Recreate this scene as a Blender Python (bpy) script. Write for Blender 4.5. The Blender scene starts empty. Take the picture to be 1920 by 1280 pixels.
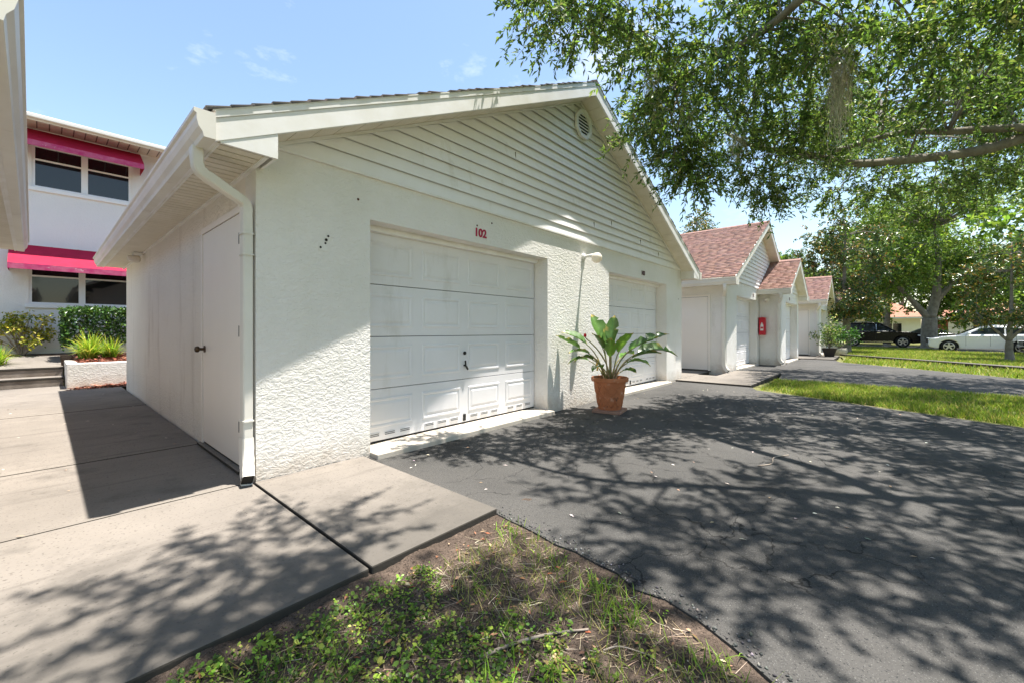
import bpy, math, random
import numpy as np
from mathutils import Vector, Matrix, noise
R = math.radians
rng = np.random.default_rng(7)
random.seed(7)
SC = bpy.context.scene
COL = SC.collection

# ------------------------------------------------------------------ camera
cam = bpy.data.cameras.new('camera'); camo = bpy.data.objects.new('camera', cam); COL.objects.link(camo)
cam.sensor_width = 36.0; cam.lens = 36.0 * 775 / 1920
cam.shift_y = -20 / 1920
cam.clip_start = 0.02; cam.clip_end = 800
camo.location = (-1.072, -3.56, 1.15)
camo.rotation_euler = (R(90), 0, -math.atan2(0.7493, 0.6622))
SC.camera = camo
# ------------------------------------------------------------------ light
SUN = Vector((0.175, -0.156, 1.0)).normalized()          # towards the sun
w = bpy.data.worlds.new('World'); SC.world = w; w.use_nodes = True
nt = w.node_tree; nt.nodes.clear()
sky = nt.nodes.new('ShaderNodeTexSky'); sky.sky_type = 'NISHITA'; sky.sun_disc = False
sky.sun_elevation = math.asin(SUN.z); sky.sun_rotation = math.atan2(SUN.x, SUN.y)
sky.air_density = 1.35; sky.dust_density = 0.6; sky.ozone_density = 1.0
bg = nt.nodes.new('ShaderNodeBackground'); bg.inputs[1].default_value = 0.10
wo = nt.nodes.new('ShaderNodeOutputWorld')
tc = nt.nodes.new('ShaderNodeTexCoord')
mp = nt.nodes.new('ShaderNodeMapping'); mp.inputs[3].default_value = (1, 1, 2.2); mp.inputs[1].default_value = (0.4, 0.1, 0)
cn = nt.nodes.new('ShaderNodeTexNoise'); cn.inputs['Scale'].default_value = 3.2; cn.inputs['Detail'].default_value = 7; cn.inputs['Roughness'].default_value = .62
cr = nt.nodes.new('ShaderNodeValToRGB'); cr.color_ramp.elements[0].position = .615; cr.color_ramp.elements[1].position = .86
cr.color_ramp.elements[1].color = (.75, .75, .75, 1)
mx = nt.nodes.new('ShaderNodeMix'); mx.data_type = 'RGBA'
nt.links.new(tc.outputs['Generated'], mp.inputs[0]); nt.links.new(mp.outputs[0], cn.inputs[0]); nt.links.new(cn.outputs[0], cr.inputs[0])
nt.links.new(cr.outputs[0], mx.inputs[0]); nt.links.new(sky.outputs[0], mx.inputs[6]); mx.inputs[7].default_value = (6.5, 6.8, 7.2, 1)
nt.links.new(mx.outputs[2], bg.inputs[0]); nt.links.new(bg.outputs[0], wo.inputs[0])
sl = bpy.data.lights.new('sun', 'SUN'); sl.energy = 5.0; sl.angle = R(0.53); sl.color = (1, .955, .885)
so = bpy.data.objects.new('sun', sl); COL.objects.link(so)
so.rotation_euler = (-SUN).to_track_quat('-Z', 'Y').to_euler(); so.location = (0, 0, 30)
SC.view_settings.view_transform = 'Standard'; SC.view_settings.look = 'None'
SC.view_settings.exposure = 1.3; SC.view_settings.gamma = 1.0
SC.render.engine = 'CYCLES'
SC.cycles.max_bounces = 10; SC.cycles.diffuse_bounces = 7; SC.cycles.transparent_max_bounces = 8

# ------------------------------------------------------------------ materials
MATS = {}
def mat(name, col, rough=.7, var=None, col2=None, bumps=(), spec=.3, metal=0, attr=False, trans=0, coat=0, stain=None, streak=None, ramp=(.35, .65), glass=False, lay=None):
    """var=(scale) noise between col and col2; bumps=[(kind,scale,dist,strength,stretch)]; stain=(color,scale,lo,hi)"""
    m = bpy.data.materials.new(name); m.use_nodes = True; MATS[name] = m
    n = m.node_tree.nodes; L = m.node_tree.links; b = n['Principled BSDF']
    b.inputs['Roughness'].default_value = rough; b.inputs['Metallic'].default_value = metal
    b.inputs['Specular IOR Level'].default_value = spec
    b.inputs['Coat Weight'].default_value = coat
    geo = n.new('ShaderNodeNewGeometry'); pos = geo.outputs['Position']
    def mapping(sc, off=(0, 0, 0)):
        q = n.new('ShaderNodeMapping'); q.inputs['Scale'].default_value = sc; q.inputs['Location'].default_value = off
        L.new(pos, q.inputs[0]); return q.outputs[0]
    def nz(scale, detail=4, rgh=.55, dist=0, vec=None):
        q = n.new('ShaderNodeTexNoise'); q.inputs['Scale'].default_value = scale; q.inputs['Detail'].default_value = detail
        q.inputs['Roughness'].default_value = rgh; q.inputs['Distortion'].default_value = dist
        L.new(vec or pos, q.inputs[0]); return q.outputs[0]
    def rmp(src, lo, hi):
        q = n.new('ShaderNodeMapRange'); q.inputs[1].default_value = lo; q.inputs[2].default_value = hi
        L.new(src, q.inputs[0]); return q.outputs[0]
    def mixc(f, a, c):
        q = n.new('ShaderNodeMix'); q.data_type = 'RGBA'; L.new(f, q.inputs[0])
        for k, v in ((6, a), (7, c)):
            if isinstance(v, tuple): q.inputs[k].default_value = (*v, 1)
            else: L.new(v, q.inputs[k])
        return q.outputs[2]
    c = None
    if var:
        c = mixc(rmp(nz(var, 6, .6), *ramp), tuple(col), tuple(col2))
    if attr:
        a = n.new('ShaderNodeAttribute'); a.attribute_name = 'Col'
        if c is None: c = a.outputs['Color']
        else:
            q = n.new('ShaderNodeMix'); q.data_type = 'RGBA'; q.blend_type = 'MULTIPLY'; q.inputs[0].default_value = 1
            L.new(a.outputs['Color'], q.inputs[6]); L.new(c, q.inputs[7]); c = q.outputs[2]
    for st in (stain or ()):
        scol, ssc, lo, hi, sv = st
        c = mixc(rmp(nz(1.0, 6, .65, 0, mapping(sv if sv else (ssc,) * 3)), lo, hi), c if c is not None else tuple(col), tuple(scol))
    if lay: c = lay(n, L, pos, c if c is not None else tuple(col), nz, rmp, mixc, mapping)
    if c is None: b.inputs['Base Color'].default_value = (*col, 1)
    else: L.new(c, b.inputs['Base Color'])
    last = None
    for kind, sc, dist, strg, stretch in bumps:
        vec = mapping(stretch) if stretch else pos
        if kind == 'n': h = nz(sc, 4, .6, 0, vec)
        elif kind == 'k': h = rmp(nz(sc, 4, .55, .9, vec), .40, .60)
        elif kind == 'v':
            q = n.new('ShaderNodeTexVoronoi'); q.inputs['Scale'].default_value = sc; L.new(vec, q.inputs[0]); h = q.outputs['Distance']
        bp = n.new('ShaderNodeBump'); bp.inputs['Strength'].default_value = strg; bp.inputs['Distance'].default_value = dist
        L.new(h, bp.inputs['Height'])
        if last: L.new(last, bp.inputs['Normal'])
        last = bp.outputs[0]
    if last: L.new(last, b.inputs['Normal'])
    if trans:
        t = n.new('ShaderNodeBsdfTranslucent'); s = n.new('ShaderNodeMixShader'); s.inputs[0].default_value = trans
        if c is None: t.inputs[0].default_value = (*col, 1)
        else:
            g = n.new('ShaderNodeMix'); g.data_type = 'RGBA'; g.blend_type = 'MULTIPLY'; g.inputs[0].default_value = 1
            L.new(c, g.inputs[6]); g.inputs[7].default_value = (1.15, 1.2, .7, 1); L.new(g.outputs[2], t.inputs[0])
        L.new(b.outputs[0], s.inputs[1]); L.new(t.outputs[0], s.inputs[2]); L.new(s.outputs[0], n['Material Output'].inputs[0])
    return m

def asphalt_lay(n, L, pos, c, nz, rmp, mixc, mapping):
    # fine cracks, pale grit and the bleached centre of the lane
    q = n.new('ShaderNodeTexVoronoi'); q.feature = 'DISTANCE_TO_EDGE'; q.inputs['Scale'].default_value = 1.5
    nn = n.new('ShaderNodeTexNoise'); nn.inputs['Scale'].default_value = 2.2; nn.inputs['Detail'].default_value = 6; L.new(pos, nn.inputs[0])
    ad = n.new('ShaderNodeVectorMath'); ad.operation = 'MULTIPLY_ADD'; ad.inputs[1].default_value = (.55,) * 3
    L.new(nn.outputs['Color'], ad.inputs[0]); L.new(pos, ad.inputs[2]); L.new(ad.outputs[0], q.inputs[0])
    cr = rmp(q.outputs['Distance'], .008, .002)
    ms = rmp(nz(.9, 3), .42, .54)
    mu = n.new('ShaderNodeMath'); mu.operation = 'MULTIPLY'; L.new(cr, mu.inputs[0]); L.new(ms, mu.inputs[1])
    c = mixc(rmp(nz(.35, 4, .6), .5, .62), c, (.085, .080, .074))
    c = mixc(rmp(nz(2.6, 6, .75), .60, .72), c, (.045, .044, .043))
    c = mixc(rmp(nz(170, 2), .60, .70), c, (.17, .165, .155))
    c = mixc(rmp(nz(120, 2), .60, .68), c, (.03, .03, .03))
    return mixc(mu.outputs[0], c, (.018, .017, .016))
def concrete_lay(n, L, pos, c, nz, rmp, mixc, mapping):
    c = mixc(rmp(nz(60, 2), .60, .70), c, (.12, .105, .09))
    # algae in blotches; colour also darkens towards the outer walk and on slab sides
    c = mixc(rmp(nz(1.0, 7, .7, 0, mapping((1.6, 1.6, 1.6), (3, 1, 0))), .53, .75), c, (.11, .098, .086))
    c = mixc(rmp(nz(1.0, 5, .65, 0, mapping((.6, 9, 9))), .56, .72), c, (.15, .132, .115))
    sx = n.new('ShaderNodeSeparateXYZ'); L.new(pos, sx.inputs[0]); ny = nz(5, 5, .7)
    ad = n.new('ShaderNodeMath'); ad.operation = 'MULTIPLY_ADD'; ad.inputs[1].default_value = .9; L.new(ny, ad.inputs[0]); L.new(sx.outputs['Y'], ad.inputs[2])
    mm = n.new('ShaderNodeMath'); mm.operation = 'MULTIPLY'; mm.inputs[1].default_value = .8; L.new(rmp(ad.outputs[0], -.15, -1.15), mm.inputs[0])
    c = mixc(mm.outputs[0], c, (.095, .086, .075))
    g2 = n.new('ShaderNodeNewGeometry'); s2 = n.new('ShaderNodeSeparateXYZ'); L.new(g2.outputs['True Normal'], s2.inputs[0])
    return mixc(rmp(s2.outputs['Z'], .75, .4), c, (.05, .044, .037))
def soil_lay(n, L, pos, c, nz, rmp, mixc, mapping):
    c = mixc(rmp(nz(11, 6, .75), .52, .66), c, (.21, .155, .12))
    return mixc(rmp(nz(70, 3, .6), .56, .68), c, (.05, .038, .03))

def splash_lay(n, L, pos, c, nz, rmp, mixc, mapping):
    # rain-splash dirt along the foot of the wall, broken up by noise
    sx = n.new('ShaderNodeSeparateXYZ'); L.new(pos, sx.inputs[0])
    ad = n.new('ShaderNodeMath'); ad.operation = 'MULTIPLY_ADD'; ad.inputs[1].default_value = -.55; L.new(nz(6, 6, .7), ad.inputs[0]); L.new(sx.outputs['Z'], ad.inputs[2])
    mm = n.new('ShaderNodeMath'); mm.operation = 'MULTIPLY'; mm.inputs[1].default_value = .6; L.new(rmp(ad.outputs[0], -.02, -.28), mm.inputs[0])
    c = mixc(mm.outputs[0], c, (.46, .38, .30))
    return mixc(rmp(nz(38, 3, .6), .70, .76), c, (.50, .46, .40))
WHITE = (.85, .815, .78)
mat('stucco', WHITE, .85, var=.8, col2=(.76, .73, .67), bumps=[('n', 3.5, .012, .35, None), ('k', 21, .0055, .6, (1, 1, 1.6)), ('n', 75, .003, .5, None)], stain=[((.55, .50, .43), 1, .60, .80, (1.3, 1.3, .35))], spec=.15, lay=splash_lay)
mat('stucco_fine', (.87, .815, .74), .85, var=.8, col2=(.82, .76, .685), bumps=[('k', 26, .007, .8, None), ('n', 90, .003, .5, None)], stain=[((.62, .55, .47), 1, .56, .80, (2.4, 2.4, .45)), ((.55, .47, .39), 30, .66, .74, None)], spec=.15)
mat('stucco_grey', (.80, .775, .74), .85, var=.6, col2=(.75, .73, .70), bumps=[('k', 30, .004, .5, None)], spec=.15)
mat('vinyl', (.88, .855, .845), .5, var=2.5, col2=(.83, .805, .785), stain=[((.60, .55, .46), 1, .60, .80, (3, 3, 1.2))], bumps=[('n', 6, .004, .15, None)], spec=.35)
mat('trim', (.87, .85, .835), .45, var=3, col2=(.76, .73, .67), stain=[((.52, .47, .40), 1, .66, .84, (6, 6, 1.5))], bumps=[('n', 9, .003, .2, None)], spec=.4)
mat('soffit', (.78, .72, .61), .6, var=4, col2=(.70, .64, .52), bumps=[('v', 90, .002, .6, None)], spec=.25)
mat('gutter', (.80, .765, .70), .42, var=2, col2=(.73, .69, .62), stain=[((.50, .43, .35), 1, .62, .85, (5, 5, 2))], bumps=[('n', 5, .004, .2, None)], spec=.4)
mat('door_paint', (.87, .80, .73), .45, var=1.2, col2=(.84, .77, .70), bumps=[('n', 40, .0015, .2, None)], spec=.35)
mat('garage_door', (.80, .78, .79), .45, var=1.4, col2=(.75, .73, .73), stain=[((.60, .57, .53), 1, .60, .82, (2.5, 2.5, .7))], bumps=[('n', 3, .006, .2, None)], spec=.4)
mat('vent_grey', (.16, .16, .16), .6)
mat('dark_gap', (.03, .027, .023), .9)
mat('bronze', (.10, .065, .04), .35, metal=.9)
mat('black_metal', (.03, .03, .03), .4, metal=.5)
mat('red_number', (.42, .015, .06), .5)
mat('dark_number', (.09, .03, .035), .5)
mat('globe', (.86, .80, .70), .25, spec=.5, trans=.25)
mat('asphalt', (.084, .080, .075), .85, var=.9, col2=(.048, .046, .043), bumps=[('n', 170, .006, .8, None), ('v', 60, .004, .5, None)], lay=asphalt_lay, spec=.25)
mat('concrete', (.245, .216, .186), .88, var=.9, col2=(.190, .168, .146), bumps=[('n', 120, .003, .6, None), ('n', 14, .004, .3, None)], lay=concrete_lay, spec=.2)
mat('threshold', (.52, .47, .40), .85, var=5, col2=(.44, .39, .33), bumps=[('n', 60, .003, .5, None)])
mat('concrete_edge', (.17, .14, .115), .9, var=3, col2=(.30, .26, .22), bumps=[('n', 50, .01, .7, None)], spec=.15)
mat('soil', (.085, .065, .052), .95, var=2.3, col2=(.15, .112, .088), bumps=[('n', 45, .03, 1, None), ('n', 120, .012, 1, None), ('n', 9, .05, .6, None)], lay=soil_lay, spec=.1)
mat('lawn', (.13, .155, .05), .95, var=1.1, col2=(.23, .21, .09), bumps=[('n', 60, .03, .9, None)], stain=[((.36, .28, .15), 1, .60, .74, (1.7, 1.7, 1.7))], spec=.1)
mat('grass', (1, 1, 1), .6, attr=True, trans=.35, spec=.2)
mat('leaf', (1, 1, 1), .42, attr=True, trans=.42, spec=.4)
mat('leaf_dark', (1, 1, 1), .3, attr=True, trans=.2, spec=.55)
mat('litter', (1, 1, 1), .8, attr=True, spec=.2)
mat('shingle', (.35, .215, .18), .92, var=7, col2=(.25, .15, .125), attr=True, bumps=[('n', 150, .004, .7, None)], spec=.12)
mat('shingle_grey', (.17, .15, .145), .92, var=9, col2=(.11, .10, .095), attr=True, bumps=[('n', 150, .004, .7, None)], spec=.12)
mat('bark', (.20, .165, .13), .95, var=5, col2=(.33, .29, .24), bumps=[('n', 22, .03, .9, (1, 1, .35))], spec=.1)
mat('bark_grey', (.27, .25, .21), .95, var=6, col2=(.17, .15, .12), bumps=[('n', 26, .02, .9, (1, 1, .4))], spec=.1)
mat('moss', (.40, .39, .33), .95, attr=True, trans=.3, spec=.05)
mat('terracotta', (.50, .185, .085), .82, var=6, col2=(.40, .14, .06), stain=[((.66, .42, .30), 7, .56, .70, None), ((.13, .06, .04), 11, .62, .70, None)], bumps=[('n', 40, .003, .5, None)], spec=.2)
mat('paver', (.36, .21, .15), .9, var=7, col2=(.28, .16, .12), bumps=[('n', 60, .004, .5, None)])
mat('potting_soil', (.06, .035, .022), .95, var=20, col2=(.14, .075, .045), bumps=[('n', 50, .02, 1, None)])
mat('stalk', (.17, .22, .06), .6, var=10, col2=(.33, .22, .12))
mat('husk', (.24, .13, .07), .9, var=15, col2=(.45, .30, .18))
mat('petal_red', (.65, .02, .03), .5, trans=.2)
mat('petal_yellow', (.80, .55, .06), .5, trans=.2)
mat('awning', (.50, .018, .065), .75, var=4, col2=(.42, .014, .05), bumps=[('n', 200, .001, .3, None)], trans=.15, spec=.2)
mat('awning_edge', (.42, .03, .12), .8, var=7, col2=(.50, .12, .20), stain=[((.62, .45, .45), 9, .62, .72, None)], spec=.2)
mat('window_glass', (.012, .014, .016), .04, spec=.6)
mat('blind', (.10, .10, .10), .7)
mat('window_frame', (.82, .81, .79), .4, spec=.4)
mat('mulch', (.23, .095, .06), .95, attr=True, spec=.1)
mat('car_black', (.005, .005, .006), .2, spec=.22)
mat('car_white', (.80, .80, .80), .2, spec=.5, coat=.6)
mat('car_grey', (.30, .33, .38), .3, spec=.5, coat=.4)
mat('car_dark', (.02, .03, .03), .15, spec=.5, coat=.6)
mat('car_glass', (.02, .024, .026), .05, spec=.6)
mat('chrome', (.75, .75, .76), .15, metal=1)
mat('alloy', (.55, .55, .57), .3, metal=.9)
mat('rubber', (.02, .02, .02), .85)
mat('tail_red', (.45, .01, .02), .2, spec=.5)
mat('lamp_clear', (.75, .77, .80), .1, spec=.6)
mat('red_box', (.55, .012, .03), .4, spec=.4)
mat('label_white', (.80, .72, .70), .5)
mat('pot_black', (.035, .028, .028), .5)
mat('pot_stone', (.55, .50, .44), .9, var=8, col2=(.42, .38, .33))
mat('house_white', (.80, .79, .77), .8)
mat('house_roof', (.42, .20, .13), .9, var=5, col2=(.33, .15, .10))
mat('brick', (.33, .11, .07), .9, var=9, col2=(.25, .08, .05))
mat('twig', (.25, .20, .16), .9, var=20, col2=(.36, .31, .26), bumps=[('n', 60, .004, .8, None)])
mat('rust', (.10, .04, .025), .8)

# ------------------------------------------------------------------ helpers
class MB:
    def __init__(s): s.v = []; s.f = []
    def poly(s, pts):
        i = len(s.v); s.v += [tuple(p) for p in pts]; s.f.append(tuple(range(i, i + len(pts)))); return s
    def box(s, x0, x1, y0, y1, z0, z1):
        if x0 > x1: x0, x1 = x1, x0
        if y0 > y1: y0, y1 = y1, y0
        i = len(s.v)
        s.v += [(x, y, z) for z in (z0, z1) for y in (y0, y1) for x in (x0, x1)]
        for q in ((0, 2, 3, 1), (4, 5, 7, 6), (0, 1, 5, 4), (2, 6, 7, 3), (0, 4, 6, 2), (1, 3, 7, 5)): s.f.append(tuple(i + k for k in q))
        return s
    def prism(s, pts, axis, a, b):
        """pts 2-D polygon; axis 'x' -> pts are (y,z), 'y' -> (x,z), 'z' -> (x,y)"""
        mk = {'x': lambda p, t: (t, p[0], p[1]), 'y': lambda p, t: (p[0], t, p[1]), 'z': lambda p, t: (p[0], p[1], t)}[axis]
        i = len(s.v); n = len(pts)
        s.v += [mk(p, a) for p in pts] + [mk(p, b) for p in pts]
        s.f.append(tuple(i + k for k in range(n))[::-1]); s.f.append(tuple(i + n + k for k in range(n)))
        for k in range(n): s.f.append((i + k, i + (k + 1) % n, i + n + (k + 1) % n, i + n + k))
        return s
    def slab(s, quad, t):
        """quad of 4+ 3-D points (top side), thickness t downward along -normal"""
        q = [Vector(p) for p in quad]; nrm = (q[1] - q[0]).cross(q[2] - q[1]).normalized()
        i = len(s.v); n = len(q)
        s.v += [tuple(p) for p in q] + [tuple(p - nrm * t) for p in q]
        s.f.append(tuple(i + k for k in range(n))); s.f.append(tuple(i + n + k for k in range(n))[::-1])
        for k in range(n): s.f.append((i + k, i + n + k, i + n + (k + 1) % n, i + (k + 1) % n))
        return s
    def tube(s, pts, rads, seg=8, cap=True, square=False):
        pts = [Vector(p) for p in pts]
        if not hasattr(rads, '__len__'): rads = [rads] * len(pts)
        up = Vector((0, 0, 1)); rings = []; prev = None
        for k, p in enumerate(pts):
            d = (pts[min(k + 1, len(pts) - 1)] - pts[max(k - 1, 0)]).normalized()
            if prev is None:
                a = up if abs(d.z) < .9 else Vector((1, 0, 0)); u = d.cross(a).normalized()
            else:
                u = prev - d * prev.dot(d); u = u.normalized() if u.length > 1e-6 else d.orthogonal().normalized()
            prev = u; v = d.cross(u); i = len(s.v)
            for j in range(seg):
                t = 2 * math.pi * j / seg; s.v.append(tuple(p + (u * math.cos(t) + v * math.sin(t)) * rads[k]))
            rings.append(i)
        for a, b in zip(rings, rings[1:]):
            for j in range(seg): s.f.append((a + j, a + (j + 1) % seg, b + (j + 1) % seg, b + j))
        if cap:
            s.f.append(tuple(rings[0] + j for j in range(seg))[::-1]); s.f.append(tuple(rings[-1] + j for j in range(seg)))
        return s
    def lathe(s, prof, c=(0, 0, 0), seg=24, axis='z'):
        rings = []
        for r, h in prof:
            i = len(s.v)
            for j in range(seg):
                t = 2 * math.pi * j / seg; a, b = r * math.cos(t), r * math.sin(t)
                p = {'z': (a, b, h), 'x': (h, a, b), 'y': (b, h, a)}[axis]
                s.v.append((c[0] + p[0], c[1] + p[1], c[2] + p[2]))
            rings.append(i)
        for a, b in zip(rings, rings[1:]):
            for j in range(seg): s.f.append((a + j, a + (j + 1) % seg, b + (j + 1) % seg, b + j))
        s.f.append(tuple(rings[0] + j for j in range(seg))[::-1]); s.f.append(tuple(rings[-1] + j for j in range(seg)))
        return s
    def build(s, name, material, parent=None, smooth=False, bevel=0, org=None, kind=None):
        if org is None:
            r = parent
            while r is not None and r.parent is not None: r = r.parent
            org = r.location if r is not None and r.get('world', False) else (0, 0, 0)
        me = bpy.data.meshes.new(name)
        o3 = Vector(org)
        me.from_pydata([tuple(Vector(p) - o3) for p in s.v], [], s.f); me.update()
        me.materials.append(MATS[material])
        if smooth:
            me.polygons.foreach_set('use_smooth', [True] * len(me.polygons))
        ob = bpy.data.objects.new(name, me); COL.objects.link(ob)
        if parent is not None: ob.parent = parent
        elif org is not None: ob.location = o3
        if smooth and smooth != 'all': me.set_sharp_from_angle(angle=R(smooth if smooth > 1 else 40))
        if bevel:
            md = ob.modifiers.new('bevel', 'BEVEL'); md.width = bevel; md.segments = 2; md.limit_method = 'ANGLE'; md.angle_limit = R(35)
        if kind: ob['kind'] = kind
        return ob
def thing(name, label, cat, loc=(0, 0, 0), rz=0, group=None, world=True):
    o = bpy.data.objects.new(name, None); COL.objects.link(o); o.location = loc; o.rotation_euler = (0, 0, rz); o.empty_display_size = .1
    o['label'] = label; o['category'] = cat
    if world: o['world'] = True
    if group: o['group'] = group
    return o
def tag(o, label, cat, group=None):
    o['label'] = label; o['category'] = cat
    if group: o['group'] = group
    return o
def pbox(name, material, parent, x0, x1, y0, y1, z0, z1, bevel=0, org=None):
    return MB().box(x0, x1, y0, y1, z0, z1).build(name, material, parent, bevel=bevel, org=org)
def structure(o): o['kind'] = 'structure'; return o
def copy_tree(o, parent=None):
    c = o.copy(); COL.objects.link(c)
    if parent is not None: c.parent = parent
    for ch in list(o.children): copy_tree(ch, c)
    return c

def np_mesh(name, verts, faces, colors, material, parent=None, org=(0, 0, 0), smooth=False):
    """verts (N,3), faces (M,k) constant k, colors (N,3) per vertex"""
    me = bpy.data.meshes.new(name)
    v = (np.asarray(verts, dtype=np.float32) - np.asarray(org, dtype=np.float32)).ravel()
    f = np.asarray(faces, dtype=np.int32); k = f.shape[1]
    me.vertices.add(len(v) // 3); me.vertices.foreach_set('co', v)
    me.loops.add(f.size); me.loops.foreach_set('vertex_index', f.ravel())
    me.polygons.add(len(f)); me.polygons.foreach_set('loop_start', np.arange(0, f.size, k, dtype=np.int32))
    if smooth: me.polygons.foreach_set('use_smooth', np.ones(len(f), dtype=bool))
    me.update(calc_edges=True); me.validate()
    if colors is not None:
        a = me.color_attributes.new('Col', 'FLOAT_COLOR', 'POINT')
        cc = np.ones((len(v) // 3, 4), dtype=np.float32); cc[:, :3] = colors; a.data.foreach_set('color', cc.ravel())
    me.materials.append(MATS[material])
    ob = bpy.data.objects.new(name, me); COL.objects.link(ob)
    if parent is not None: ob.parent = parent
    else: ob.location = org
    return ob
def unit(a): return a / np.maximum(np.linalg.norm(a, axis=1, keepdims=True), 1e-9)
def leaf_geo(pos, dirs, nrm, ln, wd, fold=.25, curl=.15):
    """folded 6-vertex leaf made of two quads: base, mid-left, tip, mid-right"""
    d = unit(dirs); s = unit(np.cross(d, nrm)); n = unit(np.cross(s, d))
    ln = np.asarray(ln).reshape(-1, 1); wd = np.asarray(wd).reshape(-1, 1)
    b = pos; t = pos + d * ln - n * ln * curl
    m = pos + d * ln * .5
    l = m + s * wd * .5 + n * wd * fold; r = m - s * wd * .5 + n * wd * fold
    V = np.stack([b, l, t, r], 1).reshape(-1, 3)
    i = np.arange(len(pos))[:, None] * 4
    Fc = np.concatenate([i + np.array([[0, 2, 1]]), i + np.array([[0, 3, 2]])], 0)
    return V, Fc
def pal(n, cols, weights, jit=.18):
    c = np.array(cols)[rng.choice(len(cols), n, p=np.array(weights) / sum(weights))]
    return np.clip(c * (1 + rng.normal(0, jit, (n, 1))), .003, 1) * (1 + rng.normal(0, .06, (n, 3)))
def in_poly(p, poly):
    x, y = p[:, 0], p[:, 1]; ins = np.zeros(len(p), bool); n = len(poly)
    for i in range(n):
        x0, y0 = poly[i]; x1, y1 = poly[(i + 1) % n]
        c = ((y0 > y) != (y1 > y)) & (x < (x1 - x0) * (y - y0) / (y1 - y0 + 1e-12) + x0); ins ^= c
    return ins
def scatter(poly, n):
    poly = np.array(poly); lo = poly.min(0); hi = poly.max(0); out = []
    tot = 0
    while tot < n:
        p = rng.uniform(lo, hi, (n * 2, 2)); p = p[in_poly(p, poly)]; out.append(p); tot += len(p)
    return np.concatenate(out)[:n]
def vnoise(p, sc, seed=0):
    return np.array([noise.noise(Vector((a * sc + seed, b * sc - seed, seed * .7))) for a, b in p])
def text_mesh(s, size, material, parent, mtx, name='house_number', bold=.0):
    cu = bpy.data.curves.new('txt', 'FONT'); cu.body = s; cu.size = size; cu.extrude = .003; cu.offset = bold
    cu.align_x = 'CENTER'; cu.align_y = 'CENTER'
    t = bpy.data.objects.new('txt', cu); COL.objects.link(t)
    bpy.context.view_layer.update()
    me = bpy.data.meshes.new_from_object(t.evaluated_get(bpy.context.evaluated_depsgraph_get()))
    bpy.data.objects.remove(t); bpy.data.curves.remove(cu)
    me.transform(mtx); me.materials.clear(); me.materials.append(MATS[material])
    o = bpy.data.objects.new(name, me); COL.objects.link(o); o.parent = parent; return o

# ================================================================== setting: ground sheets
def grid_sheet(name, material, x0, x1, y0, y1, n, m, zf, smooth=True):
    xs = np.linspace(x0, x1, n); ys = np.linspace(y0, y1, m)
    X, Y = np.meshgrid(xs, ys); P = np.stack([X.ravel(), Y.ravel()], 1)
    V = np.concatenate([P, np.array([zf(a, b) for a, b in P])[:, None]], 1)
    i = np.arange(n * m).reshape(m, n)
    Fq = np.stack([i[:-1, :-1], i[:-1, 1:], i[1:, 1:], i[1:, :-1]], -1).reshape(-1, 4)
    return np_mesh(name, V, Fq, None, material, smooth=smooth)
structure(MB().box(-300, 300, -300, 300, -.5, -.13).build('ground', 'lawn'))
def soilz(x, y):
    e = min(max((-1.75 - y) / .5, 0), 1)
    v = Vector((x * 1.6, y * 1.6, 0)); z = -.052 + .018 * noise.noise(v) + .012 * noise.noise(v * 4) + .009 * noise.noise(v * 11) + .005 * noise.noise(v * 27)
    z += min(1, (y + 1.98) / .26) * (.012 + .03 * max(0, noise.noise(Vector((x * 3.1, y * 2, 4))) + .25)) if y > -1.98 else 0
    z += (-.037 - z) * .8 * min(max((x - .25) / .4, 0), 1)
    return min(z, -.016) if y > -1.76 else z
structure(grid_sheet('dirt_verge', 'soil', -2.6, 1.4, -6, -1.5, 230, 250, soilz))

def rough_edge(pts, amp, step=.12):
    out = []
    n = len(pts)
    for i in range(n):
        a = Vector((*pts[i][:2], 0)); b = Vector((*pts[(i + 1) % n][:2], 0)); am = amp if len(pts[i]) < 3 else pts[i][2]
        L_ = (b - a).length; k = max(1, int(L_ / step)) if am > 0 else 1; nn = Vector((-(b - a).y, (b - a).x, 0)).normalized()
        for j in range(k):
            p = a.lerp(b, j / k); o = 0 if j == 0 else am * (noise.noise(p * 2.3) + .7 * noise.noise(p * 9)); out.append((p.x + nn.x * o, p.y + nn.y * o))
    return out
DRIVE1 = rough_edge([(.93, -.03, .0), (.87, -1.70, .05), (.74, -2.86, .05), (.55, -3.3, .05), (.25, -6, .05), (0, -22, 0), (3.5, -22, .05), (6.83, -4.9, .04), (8.35, -1.75, .02), (8.72, -1.6, 0), (9.05, -.03, 0)], .02)
structure(MB().prism(DRIVE1, 'z', -.12, -.03).build('driveway', 'asphalt'))
DRIVE2 = rough_edge([(12.35, -.5, 0), (12.3, -1.6, .0), (10.75, -1.75, .04), (10.4, -5.5, .05), (9.0, -22, 0), (12.0, -22, .05), (14.82, -6.25, .05), (17.04, -4.26, .05), (18.9, -2.5, .02), (19.95, -2.3, 0), (19.95, -1.15, 0), (15.55, -1.15, 0), (15.55, -.5, 0)], .03)
structure(MB().prism(DRIVE2, 'z', -.12, -.03).build('driveway', 'asphalt'))
structure(MB().box(-80, 31.9, -34, -22.02, -.15, -.05).build('road', 'asphalt'))
structure(MB().box(32, 46, -60, 40, -.15, -.09).build('road', 'asphalt'))
LAWN1 = [(8.35, -1.75), (8.7, -1.6), (10.75, -1.7), (10.4, -5.5), (9.0, -22), (3.5, -22), (6.83, -4.9)]
structure(MB().prism(rough_edge(LAWN1, .03), 'z', -.128, -.035).build('lawn', 'lawn'))
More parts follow.
